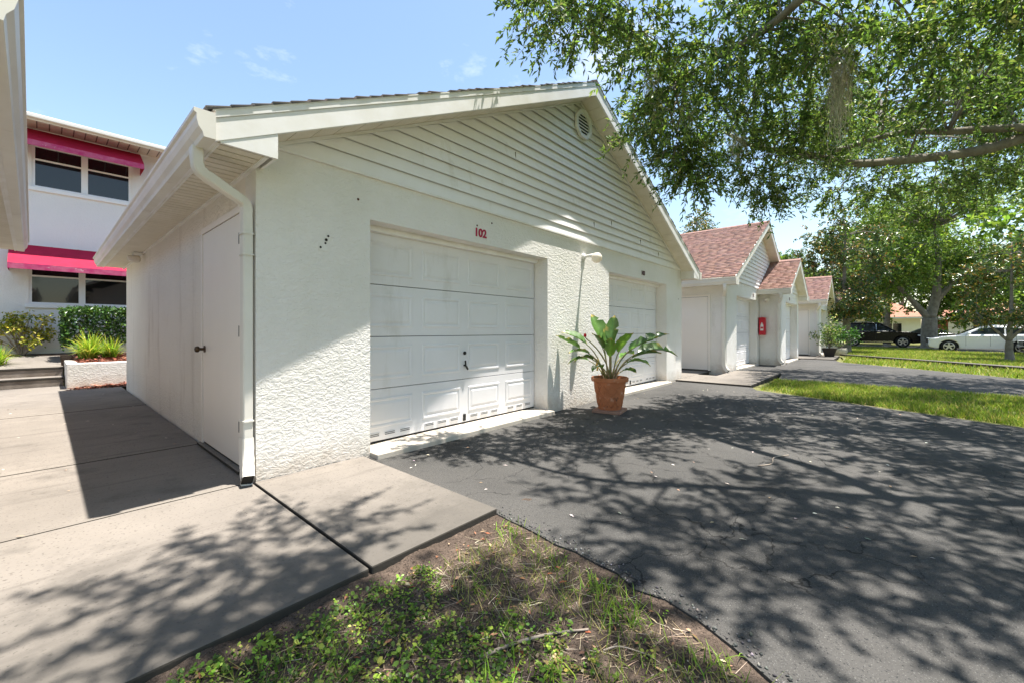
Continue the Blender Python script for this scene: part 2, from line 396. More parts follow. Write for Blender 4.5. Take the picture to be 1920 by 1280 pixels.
LAWN2 = [(18.9, -2.5), (21.3, -2.5), (23.5, -2.3), (30, -2.2), (38.1, -1), (37, -5.4), (33.0, -7), (31, -22), (12.0, -22), (14.82, -6.25), (17.04, -4.26)]
structure(MB().prism(rough_edge(LAWN2, .03), 'z', -.129, -.04).build('lawn', 'lawn'))

# concrete walk and patio: every slab a piece of the pavement
pav = structure(pbox('pavement', 'concrete_edge', None, -6.0, -.03, -1.66, 9.2, -.125, -.085, org=(0, 0, 0)))
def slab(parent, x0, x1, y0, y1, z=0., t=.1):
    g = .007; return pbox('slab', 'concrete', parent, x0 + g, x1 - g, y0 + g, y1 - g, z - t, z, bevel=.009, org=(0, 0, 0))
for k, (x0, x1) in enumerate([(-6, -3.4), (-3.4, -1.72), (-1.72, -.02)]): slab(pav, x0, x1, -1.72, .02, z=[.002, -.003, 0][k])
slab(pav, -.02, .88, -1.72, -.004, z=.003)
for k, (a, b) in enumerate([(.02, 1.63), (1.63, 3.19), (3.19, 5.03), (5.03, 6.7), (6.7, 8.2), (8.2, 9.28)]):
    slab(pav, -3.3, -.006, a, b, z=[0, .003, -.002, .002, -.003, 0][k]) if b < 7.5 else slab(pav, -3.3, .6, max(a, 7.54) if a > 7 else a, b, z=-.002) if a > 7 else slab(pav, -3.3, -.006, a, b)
pav2 = structure(pbox('pavement', 'concrete_edge', None, 8.8, 12.25, -1.5, 5, -.127, -.08, org=(0, 0, 0)))
slab(pav2, 8.74, 10.3, -1.58, -.005, z=.01); slab(pav2, 10.3, 12.32, -1.58, -.46, z=.005); slab(pav2, 9.2, 11.38, -.005, 5, z=.008)
pav3 = structure(pbox('pavement', 'concrete_edge', None, 20.1, 23.4, -2.1, 5, -.127, -.08, org=(0, 0, 0)))
slab(pav3, 20.0, 23.5, -2.25, -1.6, z=0); slab(pav3, 20.0, 22.55, -1.6, 5, z=.003)
# narrow garden walk crossing the far lawn
pw = structure(MB().slab([(23.6, -2.25, .0), (23.0, -2.5, .0), (18.0, -6.75, -.0), (18.35, -7.1, -.0)][::-1], .08).build('path', 'concrete'))
structure(MB().slab([(18.2, -6.93, .001), (18.35, -7.1, .001), (11, -14.6, .001), (10.7, -14.3, .001)], .08).build('path', 'concrete'))

# ================================================================== garages
def sweep_rect(mb, pts, hy, hn, ridged=()):
    pts = [Vector(p) for p in pts]; rings = []
    for k, p in enumerate(pts):
        d = (pts[min(k + 1, len(pts) - 1)] - pts[max(k - 1, 0)]).normalized()
        s = Vector((0, 1, 0)); s = (s - d * s.dot(d)).normalized(); n = d.cross(s)
        f = .93 if k in ridged else 1.0; i = len(mb.v); c = .22
        for a, b in ((-1, -1 + c), (-1 + c, -1), (1 - c, -1), (1, -1 + c), (1, 1 - c), (1 - c, 1), (-1 + c, 1), (-1, 1 - c)):
            mb.v.append(tuple(p + s * hy * f * a + n * hn * f * b))
        rings.append(i)
    for a, b in zip(rings, rings[1:]):
        for j in range(8): mb.f.append((a + j, a + (j + 1) % 8, b + (j + 1) % 8, b + j))
    mb.f.append(tuple(rings[0] + j for j in range(8)))
    return rings
def bez(a, b, c, d, n):
    a, b, c, d = map(Vector, (a, b, c, d))
    return [a * (1 - t) ** 3 + b * 3 * t * (1 - t) ** 2 + c * 3 * t * t * (1 - t) + d * t ** 3 for t in [i / n for i in range(n + 1)]]

def shingles(parent, xr, zr, xe, ze, y0, y1, org, tab=.3, mt='shingle'):
    """stepped shingle courses on one slope from eave (xe,ze) to ridge (xr,zr), between y0 and y1"""
    L_ = math.hypot(xr - xe, zr - ze); sx, sz = (xr - xe) / L_, (zr - ze) / L_; nx, nz_ = (-sz, sx) if xr > xe else (sz, -sx)
    if nz_ < 0: nx, nz_ = -nx, -nz_
    V = []; Fq = []; C = []
    nC = int(L_ / .14) + 1
    for i in range(nC):
        s0 = i * .14 - .02; s1 = min(s0 + .155, L_)
        off = (i % 3) * .1 + random.uniform(-.03, .03); y = y0 - off
        while y < y1:
            w_ = tab * random.uniform(.75, 1.2); a = max(y, y0 - random.uniform(.0, .004)); b = min(y + w_, y1); y += w_
            if b - a < .02: continue
            h = .014 + random.uniform(-.004, .006); ss = s0 + random.uniform(-.01, .01)
            k = len(V)
            def P(s, yy, hh): return (xe + sx * s + nx * hh, yy, ze + sz * s + nz_ * hh)
            V += [P(ss, a, h), P(ss, b, h), P(s1, b, .003), P(s1, a, .003), P(ss, a, -.006), P(ss, b, -.006), P(s1, a, -.004)]
            V.append(P(s1, b, -.004))
            Fq += [(k, k + 1, k + 2, k + 3), (k, k + 4, k + 5, k + 1), (k, k + 3, k + 6, k + 4), (k + 1, k + 5, k + 7, k + 2)]
            g = random.uniform(.88, 1.12); C += [(g * random.uniform(.95, 1.06), g, g * random.uniform(.94, 1.05))] * 8
    o = np_mesh('shingles', np.array(V), np.array(Fq), np.array(C), mt, parent, org=org); o['kind'] = 'stuff'; return o

def garage(label, x0, x1, yf, yb, rx, rz, pitch, doors, fine=False, side_door=None, number=None, eaves=('L',), back=.31, spout=None, group=None, dz=2.19, wall='stucco', no_left=False, roofm='shingle'):
    g = thing('garage', label, 'garage', (x0, yf, 0), group=group); org = g.location.copy()
    zt = lambda x: rz - pitch * abs(x - rx)
    ov = .33; xe0, xe1 = x0 - ov, x1 + ov; ye = yf - .31; yb2 = yb + back
    TH = .25; ZW = 2.60; SO = 2.40
    # walls
    m = MB(); xs = [x0] + [q for d in doors for q in d] + [x1]
    for a, b in zip(xs[0::2], xs[1::2]): m.box(a, b, yf, yf + TH, -.12, dz)
    m.box(x0, x1, yf, yf + TH, dz, ZW); m.build('front_wall', wall, g)
    gm = MB().prism([(x0 + .02, ZW), (x1 - .02, ZW), (x1 - .02, max(zt(x1) - .24, ZW + .01)), (rx, rz - .24), (x0 + .02, max(zt(x0) - .24, ZW + .01))], 'y', yf + .01, yf + .2); gm.build('gable_wall', 'vinyl', g)
    if not no_left: pbox('side_wall', 'stucco_fine' if fine else wall, g, x0, x0 + .2, yf + TH, yb, -.12, 2.56)
    pbox('side_wall', wall, g, x1 - .2, x1, yf + TH, yb, -.12, 2.56)
    if back: MB().prism([(x0 + .2, -.12), (x1 - .2, -.12), (x1 - .2, 2.55), (rx, rz - .3), (x0 + .2, 2.55)], 'y', yb - .2, yb - .003).build('back_wall', wall, g)
    # siding boards
    ex = .13; z = ZW; zs = rz - .215; joined = MB()
    def xl(zz): return rx - (rz - .212 - zz) / pitch
    def xr_(zz): return rx + (rz - .212 - zz) / pitch
    pl, pr = yf - .027, yf - .005
    while z < zs - .03:
        z2 = min(z + ex, zs - .002)
        a0, a1 = max(xl(z), x0 + .03), max(xl(z2), x0 + .03); b0, b1 = min(xr_(z), x1 - .03), min(xr_(z2), x1 - .03)
        bm = MB() if fine else joined; i = len(bm.v); jt = random.uniform(-.001, .001)
        bm.v += [(a0, pl + jt, z), (b0, pl + jt, z), (b1, pr + jt, z2), (a1, pr + jt, z2), (a0, yf + .009, z), (b0, yf + .009, z), (b1, yf + .009, z2), (a1, yf + .009, z2)]
        for q in ((0, 1, 2, 3), (1, 5, 6, 2), (2, 6, 7, 3), (3, 7, 4, 0)): bm.f.append(tuple(i + k for k in q))      # open along the lower lip, as vinyl is
        if fine: bm.build('siding_board', 'vinyl', g)
        z += ex
    if not fine: joined.build('siding', 'vinyl', g, kind='stuff')
    else:
        MB().box(xl(ZW) + .02, xr_(ZW) - .02, yf - .03, yf - .001, ZW - .022, ZW - .002).build('starter_strip', 'trim', g)
        for sx_, sz_ in ((5.6, 3.03), (5.0, 2.9), (6.8, 2.9), (7.7, 2.77), (3.0, 3.42)):
            pbox('board_seam', 'concrete_edge', g, sx_, sx_ + .003, yf - .027, yf - .012, sz_ - .03, sz_ + .06)
    # rake boards, both slopes
    for sgn, xe in ((-1, xe0), (1, xe1)):
        def strip(t0, t1, ya, yb_, name, m_='trim', c0=0.):
            a, b = xe + c0 * -sgn, rx
            MB().prism([(a, zt(a) - t1), (b, rz - t1), (b, rz - t0), (a, zt(a) - t0)], 'y', ya, yb_).build(name, m_, g, bevel=.003 if fine else 0)
        strip(.012, .062, ye - .006, ye + .03, 'rake_trim'); strip(.0625, .215, ye, ye + .028, 'rake_board')
        # inclined soffit panels under the rake
        stp = .19; n = int(abs(rx - x0) / stp); mj = MB()
        for k in range(n):
            a = rx + sgn * (k * stp + .003); b = rx + sgn * ((k + 1) * stp - .004)
            mm = MB() if fine else mj
            mm.prism([(a, zt(a) - .205), (b, zt(b) - .205), (b, zt(b) - .192), (a, zt(a) - .192)], 'y', ye + .029, yf - .001)
            if fine: mm.build('soffit_panel', 'soffit', g)
        if not fine: mj.build('rake_soffit', 'soffit', g)
        a, b = xe, rx
        MB().prism([(a, zt(a) - .191), (b, rz - .191), (b, rz - .012), (a, zt(a) - .012)], 'y', ye + .03, (yf + .02)).build('rake_core', 'trim', g)
        if fine:   # J-channel where the siding meets the rake soffit
            a = x0 + .1 if sgn < 0 else x1 - .1
            MB().prism([(a, zt(a) - .235), (rx, rz - .235), (rx, rz - .206), (a, zt(a) - .206)], 'y', yf - .034, yf - .024).build('channel_trim', 'trim', g)
        # boxed eave return
        zr = lambda x: zt(x) - .216
        xi = (x0 + .05) if sgn < 0 else (x1 - .05); xs_ = xe - sgn * .03
        zt_i = zr(xi)
        if zr(xs_) < SO: xs_ = rx + sgn * (rz - .216 - SO) / pitch - sgn * .002
        MB().prism([(xs_, SO - .008), (xi, SO - .008), (xi, zt_i), (xs_, max(zr(xs_), SO + .004))], 'y', ye + .004, ye + .0285).build('eave_return', 'trim', g)
        pbox('return_side', 'trim', g, xi, xi - .02 * -sgn, ye + .0287, yf - .0006, SO - .006, zt(xi) - .2)
    # roof deck, shingles, ridge
    for sgn, xe in ((-1, xe0), (1, xe1)):
        MB().prism([(xe, zt(xe) - .07), (rx, rz - .07), (rx, rz - .011), (xe, zt(xe) - .011)], 'y', yf + .021, yb2).build('roof_deck', 'trim', g)
        MB().prism([(xe + sgn * .012, zt(xe) - .02), (rx, rz - .0105), (rx, rz - .002), (xe + sgn * .012, zt(xe) - .008)], 'y', ye - .009, yb2).build('drip_edge', 'trim', g)
        shingles(g, rx, rz, xe + sgn * .02, zt(xe + sgn * .02), ye - .012, yb2 + .01, org, mt=roofm)
    rm = MB()
    y = ye - .012
    while y < yb2 - .05:
        l_ = .2; rm.prism([(rx - .14, rz - .14 * pitch + .012), (rx, rz + .012), (rx + .14, rz - .14 * pitch + .012), (rx + .14, rz - .14 * pitch + .026), (rx, rz + .03), (rx - .14, rz - .14 * pitch + .026)], 'y', y, y + l_ - .004); y += l_
    o = rm.build('ridge_cap', roofm, g, kind='stuff')
    a = o.data.color_attributes.new('Col', 'FLOAT_COLOR', 'POINT'); a.data.foreach_set('color', [.9, .9, .9, 1] * len(o.data.vertices))
    # eaves
    for side in eaves:
        sg = -1 if side == 'L' else 1; xe = xe0 if side == 'L' else xe1; xw = x0 if side == 'L' else x1
        MB().box(xe, xe - sg * .02, ye + .032, yb2, SO - .004, zt(xe) - .075).build('fascia_board', 'trim', g)
        stp = .102; n = int((yb2 - (ye + .05)) / stp); mj = MB(); sh = None
        for k in range(n):
            if fine and side == 'L':
                if sh is None:
                    sh = MB().box(xe + .035, xw - .03, 0, .088, SO, SO + .012).build('soffit_panel', 'soffit', g, org=(org.x, 0, 0)); c = sh
                else:
                    c = sh.copy(); COL.objects.link(c)
                c.location = (0, ye + .06 + k * stp - org.y, 0)
            else: mj.box(xe - sg * .035, xw + sg * .03, ye + .06 + k * stp, ye + .06 + k * stp + .094, SO, SO + .012)
        if mj.v: mj.build('eave_soffit', 'soffit', g)
        MB().box(xe - sg * .02, xw, ye + .03, yb2 - .003, SO + .0125, SO + .03).build('soffit_backing', 'concrete_edge', g)
        pbox('soffit_trim', 'trim', g, xw, xw + sg * .03, ye + .035, yb2, SO - .012, SO + .012); pbox('soffit_trim', 'trim', g, xe - sg * .02, xe - sg * .035, ye + .035, yb2, SO - .01, SO + .012)
        # gutter: K-style channel
        og = lambda pts: [(xe + sg * (.001 + p[0] * 1.05), SO - .008 + p[1] * 1.36) for p in pts]
        prof = [(0, .125), (0, 0), (.062, 0), (.068, .022), (.088, .045), (.098, .075), (.098, .1), (.112, .108), (.112, .125), (.107, .125), (.107, .112), (.093, .104), (.093, .077), (.083, .049), (.063, .026), (.058, .005), (.005, .005), (.005, .125)]
        MB().prism(og(prof), 'y', ye - .02, yb2).build('gutter', 'gutter', g)
        cap = [(0, .125), (0, 0), (.062, 0), (.068, .022), (.088, .045), (.098, .075), (.098, .1), (.112, .108), (.112, .125)]
        MB().prism(og(cap), 'y', ye - .024, ye - .0205).build('gutter_end_cap', 'gutter', g)
        if spout is not None and side == 'L':
            ys = yf + spout; xo = xe + sg * .05
            m = MB(); x_w = xw + sg * .047
            p = [Vector((xo, yf - .06, SO + .004)), Vector((xo, yf - .06, SO - .05))] + bez((xo, yf - .06, SO - .06), (xo, yf - .06, SO - .13), (xo + .015, yf - .055, SO - .155), (xo + .07, yf - .04, SO - .175), 6)
            p += bez((x_w - .07, ys - .03, SO - .255), (x_w - .015, ys - .008, SO - .275), (x_w, ys, SO - .29), (x_w, ys, SO - .36), 6)
            rg = range(3, len(p), 2)
            p += [Vector((x_w, ys, SO - .5)), Vector((x_w, ys, .30))]
            sweep_rect(m, p, .045, .034, set(rg)); m.build('downspout', 'gutter', g, smooth=35)
            m = MB(); q = bez((x_w, ys, .34), (x_w, ys, .16), (x_w - .01, ys - .05, .10), (x_w - .03, ys - .13, .045), 7)
            i0 = len(m.v); rr = []
            for k, pt in enumerate(q):
                d = (q[min(k + 1, 7)] - q[max(k - 1, 0)]).normalized(); s_ = Vector((1, 0, 0)); s_ = (s_ - d * s_.dot(d)).normalized(); nn = d.cross(s_); i = len(m.v); c = .22; f = 1.09 if k % 2 else 1.03
                for a_, b_ in ((-1, -1 + c), (-1 + c, -1), (1 - c, -1), (1, -1 + c), (1, 1 - c), (1 - c, 1), (-1 + c, 1), (-1, 1 - c)): m.v.append(tuple(pt + s_ * .037 * f * a_ + nn * .05 * f * b_))
                rr.append(i)
            for a_, b_ in zip(rr, rr[1:]):
                for j in range(8): m.f.append((a_ + j, a_ + (j + 1) % 8, b_ + (j + 1) % 8, b_ + j))
            m.build('spout_elbow', 'gutter', g, smooth=35)
            m2 = MB(); m2.v = [m.v[rr[-1] + j] for j in range(8)]; m2.v = [tuple(Vector(v) + Vector((.0, .012, .006))) for v in m2.v]; m2.f = [tuple(range(8))]; m2.build('spout_mouth', 'dark_gap', g)
            for zb in ((SO - .52, SO - .68, .46) if fine else (SO - .55,)):
                m = MB(); sweep_rect(m, [(x_w, ys, zb + .012), (x_w, ys, zb)], .0535, .0405); m.build('strap', 'gutter', g)
    # garage doors
    for dn, (a, b) in enumerate(doors):
        yd = yf + TH - .01; ns = 4; zb = .035; zz = [zb + (dz - .045 - zb) * k / ns for k in range(ns + 1)]
        pbox('door_header', 'trim', g, a, b, yf + .17, yf + TH + .05, dz - .055, dz - .001)
        pbox('door_void', 'dark_gap', g, a, b, yd + .045, yd + .08, -.12, dz)
        pbox('threshold', 'threshold', g, a, b, yf - .13 if fine else yf - .05, yf + TH + .04, -.11, .018, bevel=.008)
        for s in range(ns):
            sec = pbox('door_section', 'garage_door', g, a + .012, b - .012, yd, yd + .04, zz[s] + .0035, zz[s + 1] - .0035, bevel=.003 if fine else 0)
            pw_ = (b - a - .02) / 4
            for k in range(4):
                xa, xb = a + .01 + k * pw_ + .07, a + .01 + (k + 1) * pw_ - .07; za, zb_ = zz[s] + (.14 if s == 0 else .1), zz[s + 1] - .1
                m = MB()
                def rect(i_, y_): return [(xa + i_, y_, za + i_), (xb - i_, y_, za + i_), (xb - i_, y_, zb_ - i_), (xa + i_, y_, zb_ - i_)]
                rs = [rect(0, yd), rect(.012, yd + .0), rect(.0, yd - .009), rect(.012, yd - .009), rect(.03, yd - .002), rect(.05, yd - .010)]
                rs = [rect(-.008, yd + .001), rect(0, yd - .008), rect(.014, yd - .008), rect(.03, yd - .001), rect(.06, yd - .0085)]
                for r_ in rs: m.v += r_
                for q in range(len(rs) - 1):
                    for j in range(4): m.f.append((q * 4 + j, q * 4 + (j + 1) % 4, q * 4 + 4 + (j + 1) % 4, q * 4 + 4 + j))
                m.f.append(tuple(4 * (len(rs) - 1) + j for j in range(4)))
                m.build('raised_panel', 'garage_door', sec)
                if s == 0 and fine:
                    for v_ in range(3):
                        vx = xa + (xb - xa) * (v_ + .5) / 3; vw = (xb - xa) / 3 * .36; m = MB()
                        m.box(vx - vw, vx + vw, yd - .006, yd - .0008, zz[0] + .045, zz[0] + .085); fr = m.build('vent', 'garage_door', sec)
                        m = MB()
                        for q in range(2): m.box(vx - vw * .88, vx + vw * .88, yd - .0085, yd - .0062, zz[0] + .051 + q * .017, zz[0] + .060 + q * .017)
                        m.build('vent_slot', 'vent_grey', sec)
            if s == 1 and fine:
                xc = (a + b) / 2
                MB().lathe([(.016, 0), (.022, .004), (.022, .012), (.012, .02)], (xc - .0, yd - .021, zz[2] - .21), 12, 'y').build('lock', 'black_metal', sec)
                m = MB().tube([(xc, yd - .001, zz[2] - .36), (xc, yd - .03, zz[2] - .36), (xc + .03, yd - .034, zz[2] - .41)], .012, 8); m.tube([(xc, yd - .03, zz[2] - .36), (xc - .01, yd - .034, zz[2] - .30)], .010, 8); m.build('handle', 'black_metal', sec)
            if s == 0 and fine: pbox('pull_bracket', 'black_metal', sec, (a + b) / 2 - .018, (a + b) / 2 + .018, yd - .014, yd - .001, zz[0] + .02, zz[0] + .10)
        pbox('weather_seal', 'rubber', g, a + .015, b - .015, yd + .004, yd + .03, .0185, zb + .004)
    # side door
    if side_door:
        ya, yb_ = side_door; zt_ = 2.17; fw = .055
        fr = MB(); fr.box(x0 - .02, x0 - .001, ya, ya + fw, .03, zt_).box(x0 - .02, x0 - .001, yb_ - fw, yb_, .03, zt_).box(x0 - .02, x0 - .001, ya + fw, yb_ - fw, zt_ - fw, zt_); fr.build('door_frame', 'door_paint', g)
        pbox('door_gap', 'dark_gap', g, x0 - .004, x0 - .0005, ya + fw, yb_ - fw, .02, zt_ - fw)
        d = pbox('door', 'door_paint', g, x0 - .014, x0 - .0045, ya + fw + .008, yb_ - fw - .006, .05, zt_ - fw - .008, bevel=.002)
        for hz in (.32, 1.1, 1.86): pbox('hinge', 'dark_gap' if fine else 'trim', d, x0 - .0165, x0 - .0142, ya + fw + .02, ya + fw + .034, hz, hz + .09)
        if fine:
            MB().lathe([(.033, 0), (.033, .008), (.014, .012), (.013, .04), (.028, .05), (.031, .065), (.024, .08), (.008, .085)], (0, 0, 0), 16, 'x')
            k = MB(); k.lathe([(.033, 0), (.033, -.008), (.014, -.012), (.013, -.04), (.028, -.05), (.031, -.065), (.024, -.08), (.008, -.085)], (x0 - .0145, yb_ - fw - .075, .97), 16, 'x'); k.build('knob', 'bronze', d, smooth=40)
        pbox('door_sill', 'concrete', g, x0 - .05, x0 - .001, ya - .02, yb_ + .02, .004, .03, bevel=.005)
    for nm in (number or ()):
        s, x, z_, sz, mt = nm
        text_mesh(s, sz, mt, g, Matrix.Translation((x - org.x, yf - .004 - org.y, z_)) @ Matrix.Rotation(R(90), 4, 'X'), bold=.004)
    return g
G1 = garage('large white stucco garage numbered 102, with sloped siding gable and two doors', 0, 9.17, 0, 7.53, 4.57, 4.99, .487, [(.95, 3.73), (5.55, 8.22)], fine=True, roofm='shingle_grey', side_door=(.28, 1.58), eaves=('L', 'R'), spout=.055,
            number=[('102', 2.385, 2.31, .135, 'red_number'), ('103', 6.97, 2.31, .12, 'dark_number')])
# torn paint and holes where a lamp was taken off, left of door 102
pbox('patch_scar', 'trim', G1, .47, .545, -.006, -.0005, 1.83, 1.90, bevel=.002)
for hx, hz, hs in ((.553, 1.965, .010), (.535, 1.93, .013), (.528, 1.90, .009), (.487, 1.86, .010)):
    MB().lathe([(hs, 0), (hs * .7, -.004)], (hx, -.0065, hz), 9, 'y').build('anchor_hole', 'dark_gap', G1)
for hx, hz in ((2.33, 2.395), (2.58, 2.47), (.83, 2.35), (8.95, 1.9)):
    MB().lathe([(.012, 0), (.006, -.008)], (hx, -.001, hz), 8, 'y').build('nail', 'rust', G1)
# gable vent: octagonal frame, slats and dark recess
vx, vz = 4.62, 4.43; rx_, rz_ = .27, .27
octo = lambda r, s=1.0: [(vx + r * math.cos(R(22.5 + 45 * k)), vz + r * math.sin(R(22.5 + 45 * k)) * s) for k in range(8)]
m = MB(); A = octo(.235); B_ = octo(.175)
for k in range(8):
    j = (k + 1) % 8; i = len(m.v)
    m.v += [(A[k][0], -.03, A[k][1]), (A[j][0], -.03, A[j][1]), (B_[j][0], -.03, B_[j][1]), (B_[k][0], -.03, B_[k][1]), (A[k][0], -.075, A[k][1]), (A[j][0], -.075, A[j][1]), (B_[j][0], -.065, B_[j][1]), (B_[k][0], -.065, B_[k][1])]
    for q in ((4, 5, 6, 7), (0, 1, 5, 4), (2, 3, 7, 6), (0, 3, 2, 1)): m.f.append(tuple(i + t for t in q))
vent = m.build('gable_vent', 'trim', G1)
MB().prism(octo(.178), 'y', -.034, -.0305).build('vent_recess', 'dark_gap', vent)
for k in range(7):
    zz = vz - .15 + k * .05; hw = min(.16, .16 - max(0, abs(zz - vz) - .07))
    i = MB(); i.slab([(vx - hw, -.062, zz - .016), (vx + hw, -.062, zz - .016), (vx + hw, -.04, zz + .02), (vx - hw, -.04, zz + .02)], .006).build('slat', 'trim', vent)

G2 = garage('white garage with red shingle roof and tall gable, second along the row', 11.4, 20.1, -.44, 7, 15.65, 4.95, .51, [(12.5, 15.26)], side_door=(-.02, 1.25), spout=.06, eaves=('L', 'R'))
G3 = garage('low white garage wing with red shingle roof, beside the red cabinet', 15.6, 19.7, -1.1, -.45, 17.65, 3.82, .535, [(16.55, 19.3)], back=0, spout=.06, eaves=('L', 'R'))
G4 = garage('small white garage with pink shingle roof behind the black planter pot', 22.6, 27.2, -1.55, 5, 24.9, 3.85, .53, [(23.5, 26.3)], side_door=(-1.2, -.1), spout=.06, eaves=('L', 'R'))
G5 = garage('farthest white garage of the row, half hidden by the tree trunk', 31.0, 35.6, -2.0, 4, 33.3, 3.85, .53, [(31.9, 34.7)], spout=.06, eaves=('L', 'R'))
for gx, gy, gz in ((13.9, -.44, 2.34), (18.05, -1.1, 2.34)): pass
pbox('number_plate', 'dark_number', G2, 14.6, 14.72, -.447, -.4405, 2.27, 2.38); pbox('number_plate', 'dark_number', G3, 17.3, 17.42, -1.107, -1.1005, 2.27, 2.38)
NB = garage('neighbouring garage at the left edge showing only its cream eave and gutter', -10.7, -1.56, -.73, 6.08, -6.1, 4.9, .487, [(-9.6, -6.9), (-5.2, -2.5)], eaves=('R',))
NB.rotation_euler.z = .0134; NB.location.x += -.02

# ================================================================== apartment block behind
AY = 11.7
apt = thing('apartment_building', 'two-storey pale apartment block with magenta awnings over dark windows', 'building', (-3.2, AY, .3))
WINS = [(-1.27, .50, 4.62, 5.66), (-1.32, .46, 1.79, 2.83), (1.6, 3.4, 4.62, 5.66), (1.6, 3.4, 1.79, 2.83)]
# wall with real openings
m = MB(); XA, XB = -9.0, 6.0; zl = [(-.1, 1.79), (1.79, 2.83), (2.83, 4.62), (4.62, 5.66), (5.66, 6.02)]
for z0, z1 in zl:
    row = sorted([wn for wn in WINS if abs(wn[2] - z0) < .01])
    xs = [XA] + [q for wn in row for q in wn[:2]] + [XB]
    for a, b in zip(xs[0::2], xs[1::2]): m.box(a, b, AY, AY + .25, z0, z1)
m.build('wall', 'stucco_grey', apt)
pbox('back_wall', 'stucco_grey', apt, XA, XB, AY + 6, AY + 6.2, -.1, 6.02); pbox('side_wall', 'stucco_grey', apt, XA, XA + .25, AY + .25, AY + 6, -.1, 6.02); pbox('side_wall', 'stucco_grey', apt, XB - .25, XB, AY + .25, AY + 6, -.1, 6.02)
for (a, b, z0, z1) in WINS:
    mid = (a + b) / 2
    wn = MB(); t = .05
    wn.box(a, b, AY + .03, AY + .09, z0, z0 + t).box(a, b, AY + .03, AY + .09, z1 - t, z1).box(a, a + t, AY + .03, AY + .09, z0 + t, z1 - t).box(b - t, b, AY + .03, AY + .09, z0 + t, z1 - t).box(mid - .06, mid + .06, AY + .02, AY + .09, z0 + t, z1 - t)
    win = wn.build('window', 'window_frame', apt)
    pbox('sill', 'window_frame', win, a - .06, b + .06, AY - .05, AY + .03, z0 - .09, z0 - .001, bevel=.006)
    for xa, xb in ((a + t, mid - .06), (mid + .06, b - t)):
        zm = z0 + (z1 - z0) * .66
        pbox('sash_rail', 'window_frame', win, xa, xb, AY + .035, AY + .07, zm - .02, zm + .02)
        pbox('pane', 'window_glass', win, xa, xb, AY + .06, AY + .068, z0 + t, zm - .02); pbox('pane', 'window_glass', win, xa, xb, AY + .074, AY + .082, zm + .02, z1 - t)
        pbox('blind', 'blind', win, xa + .01, xb - .01, AY + .12, AY + .13, zm + .12, z1 - t)
    pbox('dark_room', 'dark_gap', win, a + .01, b - .01, AY + .24, AY + .26, z0 + .01, z1 - .01)
# awnings
for (a, b, zt_, zb_) in ((-1.48, .68, 6.0, 5.52), (-1.62, .62, 3.2, 2.66), (1.4, 3.6, 6.0, 5.52)):
    z_v = zb_ + .02; y0_ = AY - .72
    m = MB(); i = 0
    m.slab([(a, y0_, z_v), (b, y0_, z_v), (b, AY - .012, zt_), (a, AY - .012, zt_)], .008); aw = m.build('awning', 'awning', apt)
    mv = MB(); n = 16
    mv.box(a, b, y0_ - .006, y0_ + .002, z_v - .13, z_v - .001); va = mv.build('valance', 'awning_edge', aw)
    for xx in (a, b - .006):
        MB().prism([(y0_ + .003, z_v - .13), (y0_ + .003, z_v - .012), (AY - .013, zt_ - .012), (AY - .013, z_v - .13)], 'x', xx, xx + .006).build('side_flap', 'awning', aw)
    for k in range(5):
        xx = a + (b - a) * (k + .5) / 5
        MB().slab([(xx - .012, y0_, z_v + .004), (xx + .012, y0_, z_v + .004), (xx + .012, AY - .013, zt_ + .004), (xx - .012, AY - .013, zt_ + .004)], .003).build('seam', 'awning', aw)
        MB().tube([(xx, y0_ + .012, z_v - .014), (xx, AY - .02, zt_ - .03)], .009, 6).build('rib', 'window_frame', aw)
# roof of the block: eave, fascia, gutter, vented soffit
pbox('soffit', 'soffit', apt, XA - .3, XB + .3, AY - .75, AY + 6.5, 6.02, 6.05); 
for k in range(40):
    xx = -4 + k * .2
    if xx < 3: pbox('soffit_vent', 'concrete_edge', apt, xx, xx + .02, AY - .62, AY - .1, 6.0165, 6.0195)
pbox('fascia', 'trim', apt, XA - .3, XB + .3, AY - .78, AY - .751, 5.97, 6.10); pbox('gutter', 'gutter', apt, XA - .3, XB + .3, AY - .88, AY - .781, 6.0, 6.10, bevel=.02)
MB().slab([(XA - .3, AY - .77, 6.105), (XB + .3, AY - .77, 6.105), (XB + .3, AY + 3, 7.2), (XA - .3, AY + 3, 7.2)], .04).build('roof', 'house_roof', apt); MB().slab([(XB + .3, AY + 6.5, 6.18), (XA - .3, AY + 6.5, 6.18), (XA - .3, AY + 3, 7.2), (XB + .3, AY + 3, 7.2)], .04).build('roof', 'house_roof', apt)

# ================================================================== steps, bed, retaining wall
st = thing('concrete_steps', 'two grey concrete steps up to the apartment walk', 'steps', (-1.8, 9.4, 0))
for (y0, y1, z1) in ((9.3, 9.68, .19), (9.68, 10.05, .38)):
    s_ = pbox('tread', 'concrete', st, -4.2, -.80, y0, y1 + (.02 if z1 < .3 else 0), z1 - .05, z1, bevel=.01)
    pbox('riser', 'concrete_edge', st, -4.2, -.805, y0 + .012, y1, -.12 if z1 < .3 else .16, z1 - .051)
structure(MB().slab([(-4.2, 10.06, .382), (-.82, 10.06, .382), (-.82, 11.25, .56), (-4.2, 11.25, .56)], .1).build('path', 'concrete', bevel=.008))
rw = thing('retaining_wall', 'low white stucco planter wall beside the steps', 'wall', (-.78, 8.5, 0))
pbox('wall_face', 'stucco', rw, -.78, 4, 8.45, 8.63, -.12, .50, bevel=.015); pbox('wall_return', 'stucco', rw, -.78, -.62, 8.632, 10.0, -.12, .50, bevel=.015)
bed = structure(MB().slab([(-.62, 8.63, .455), (4, 8.63, .455), (4, 11.69, .60), (-.62, 11.69, .60)], .3).build('garden_bed', 'soil'))
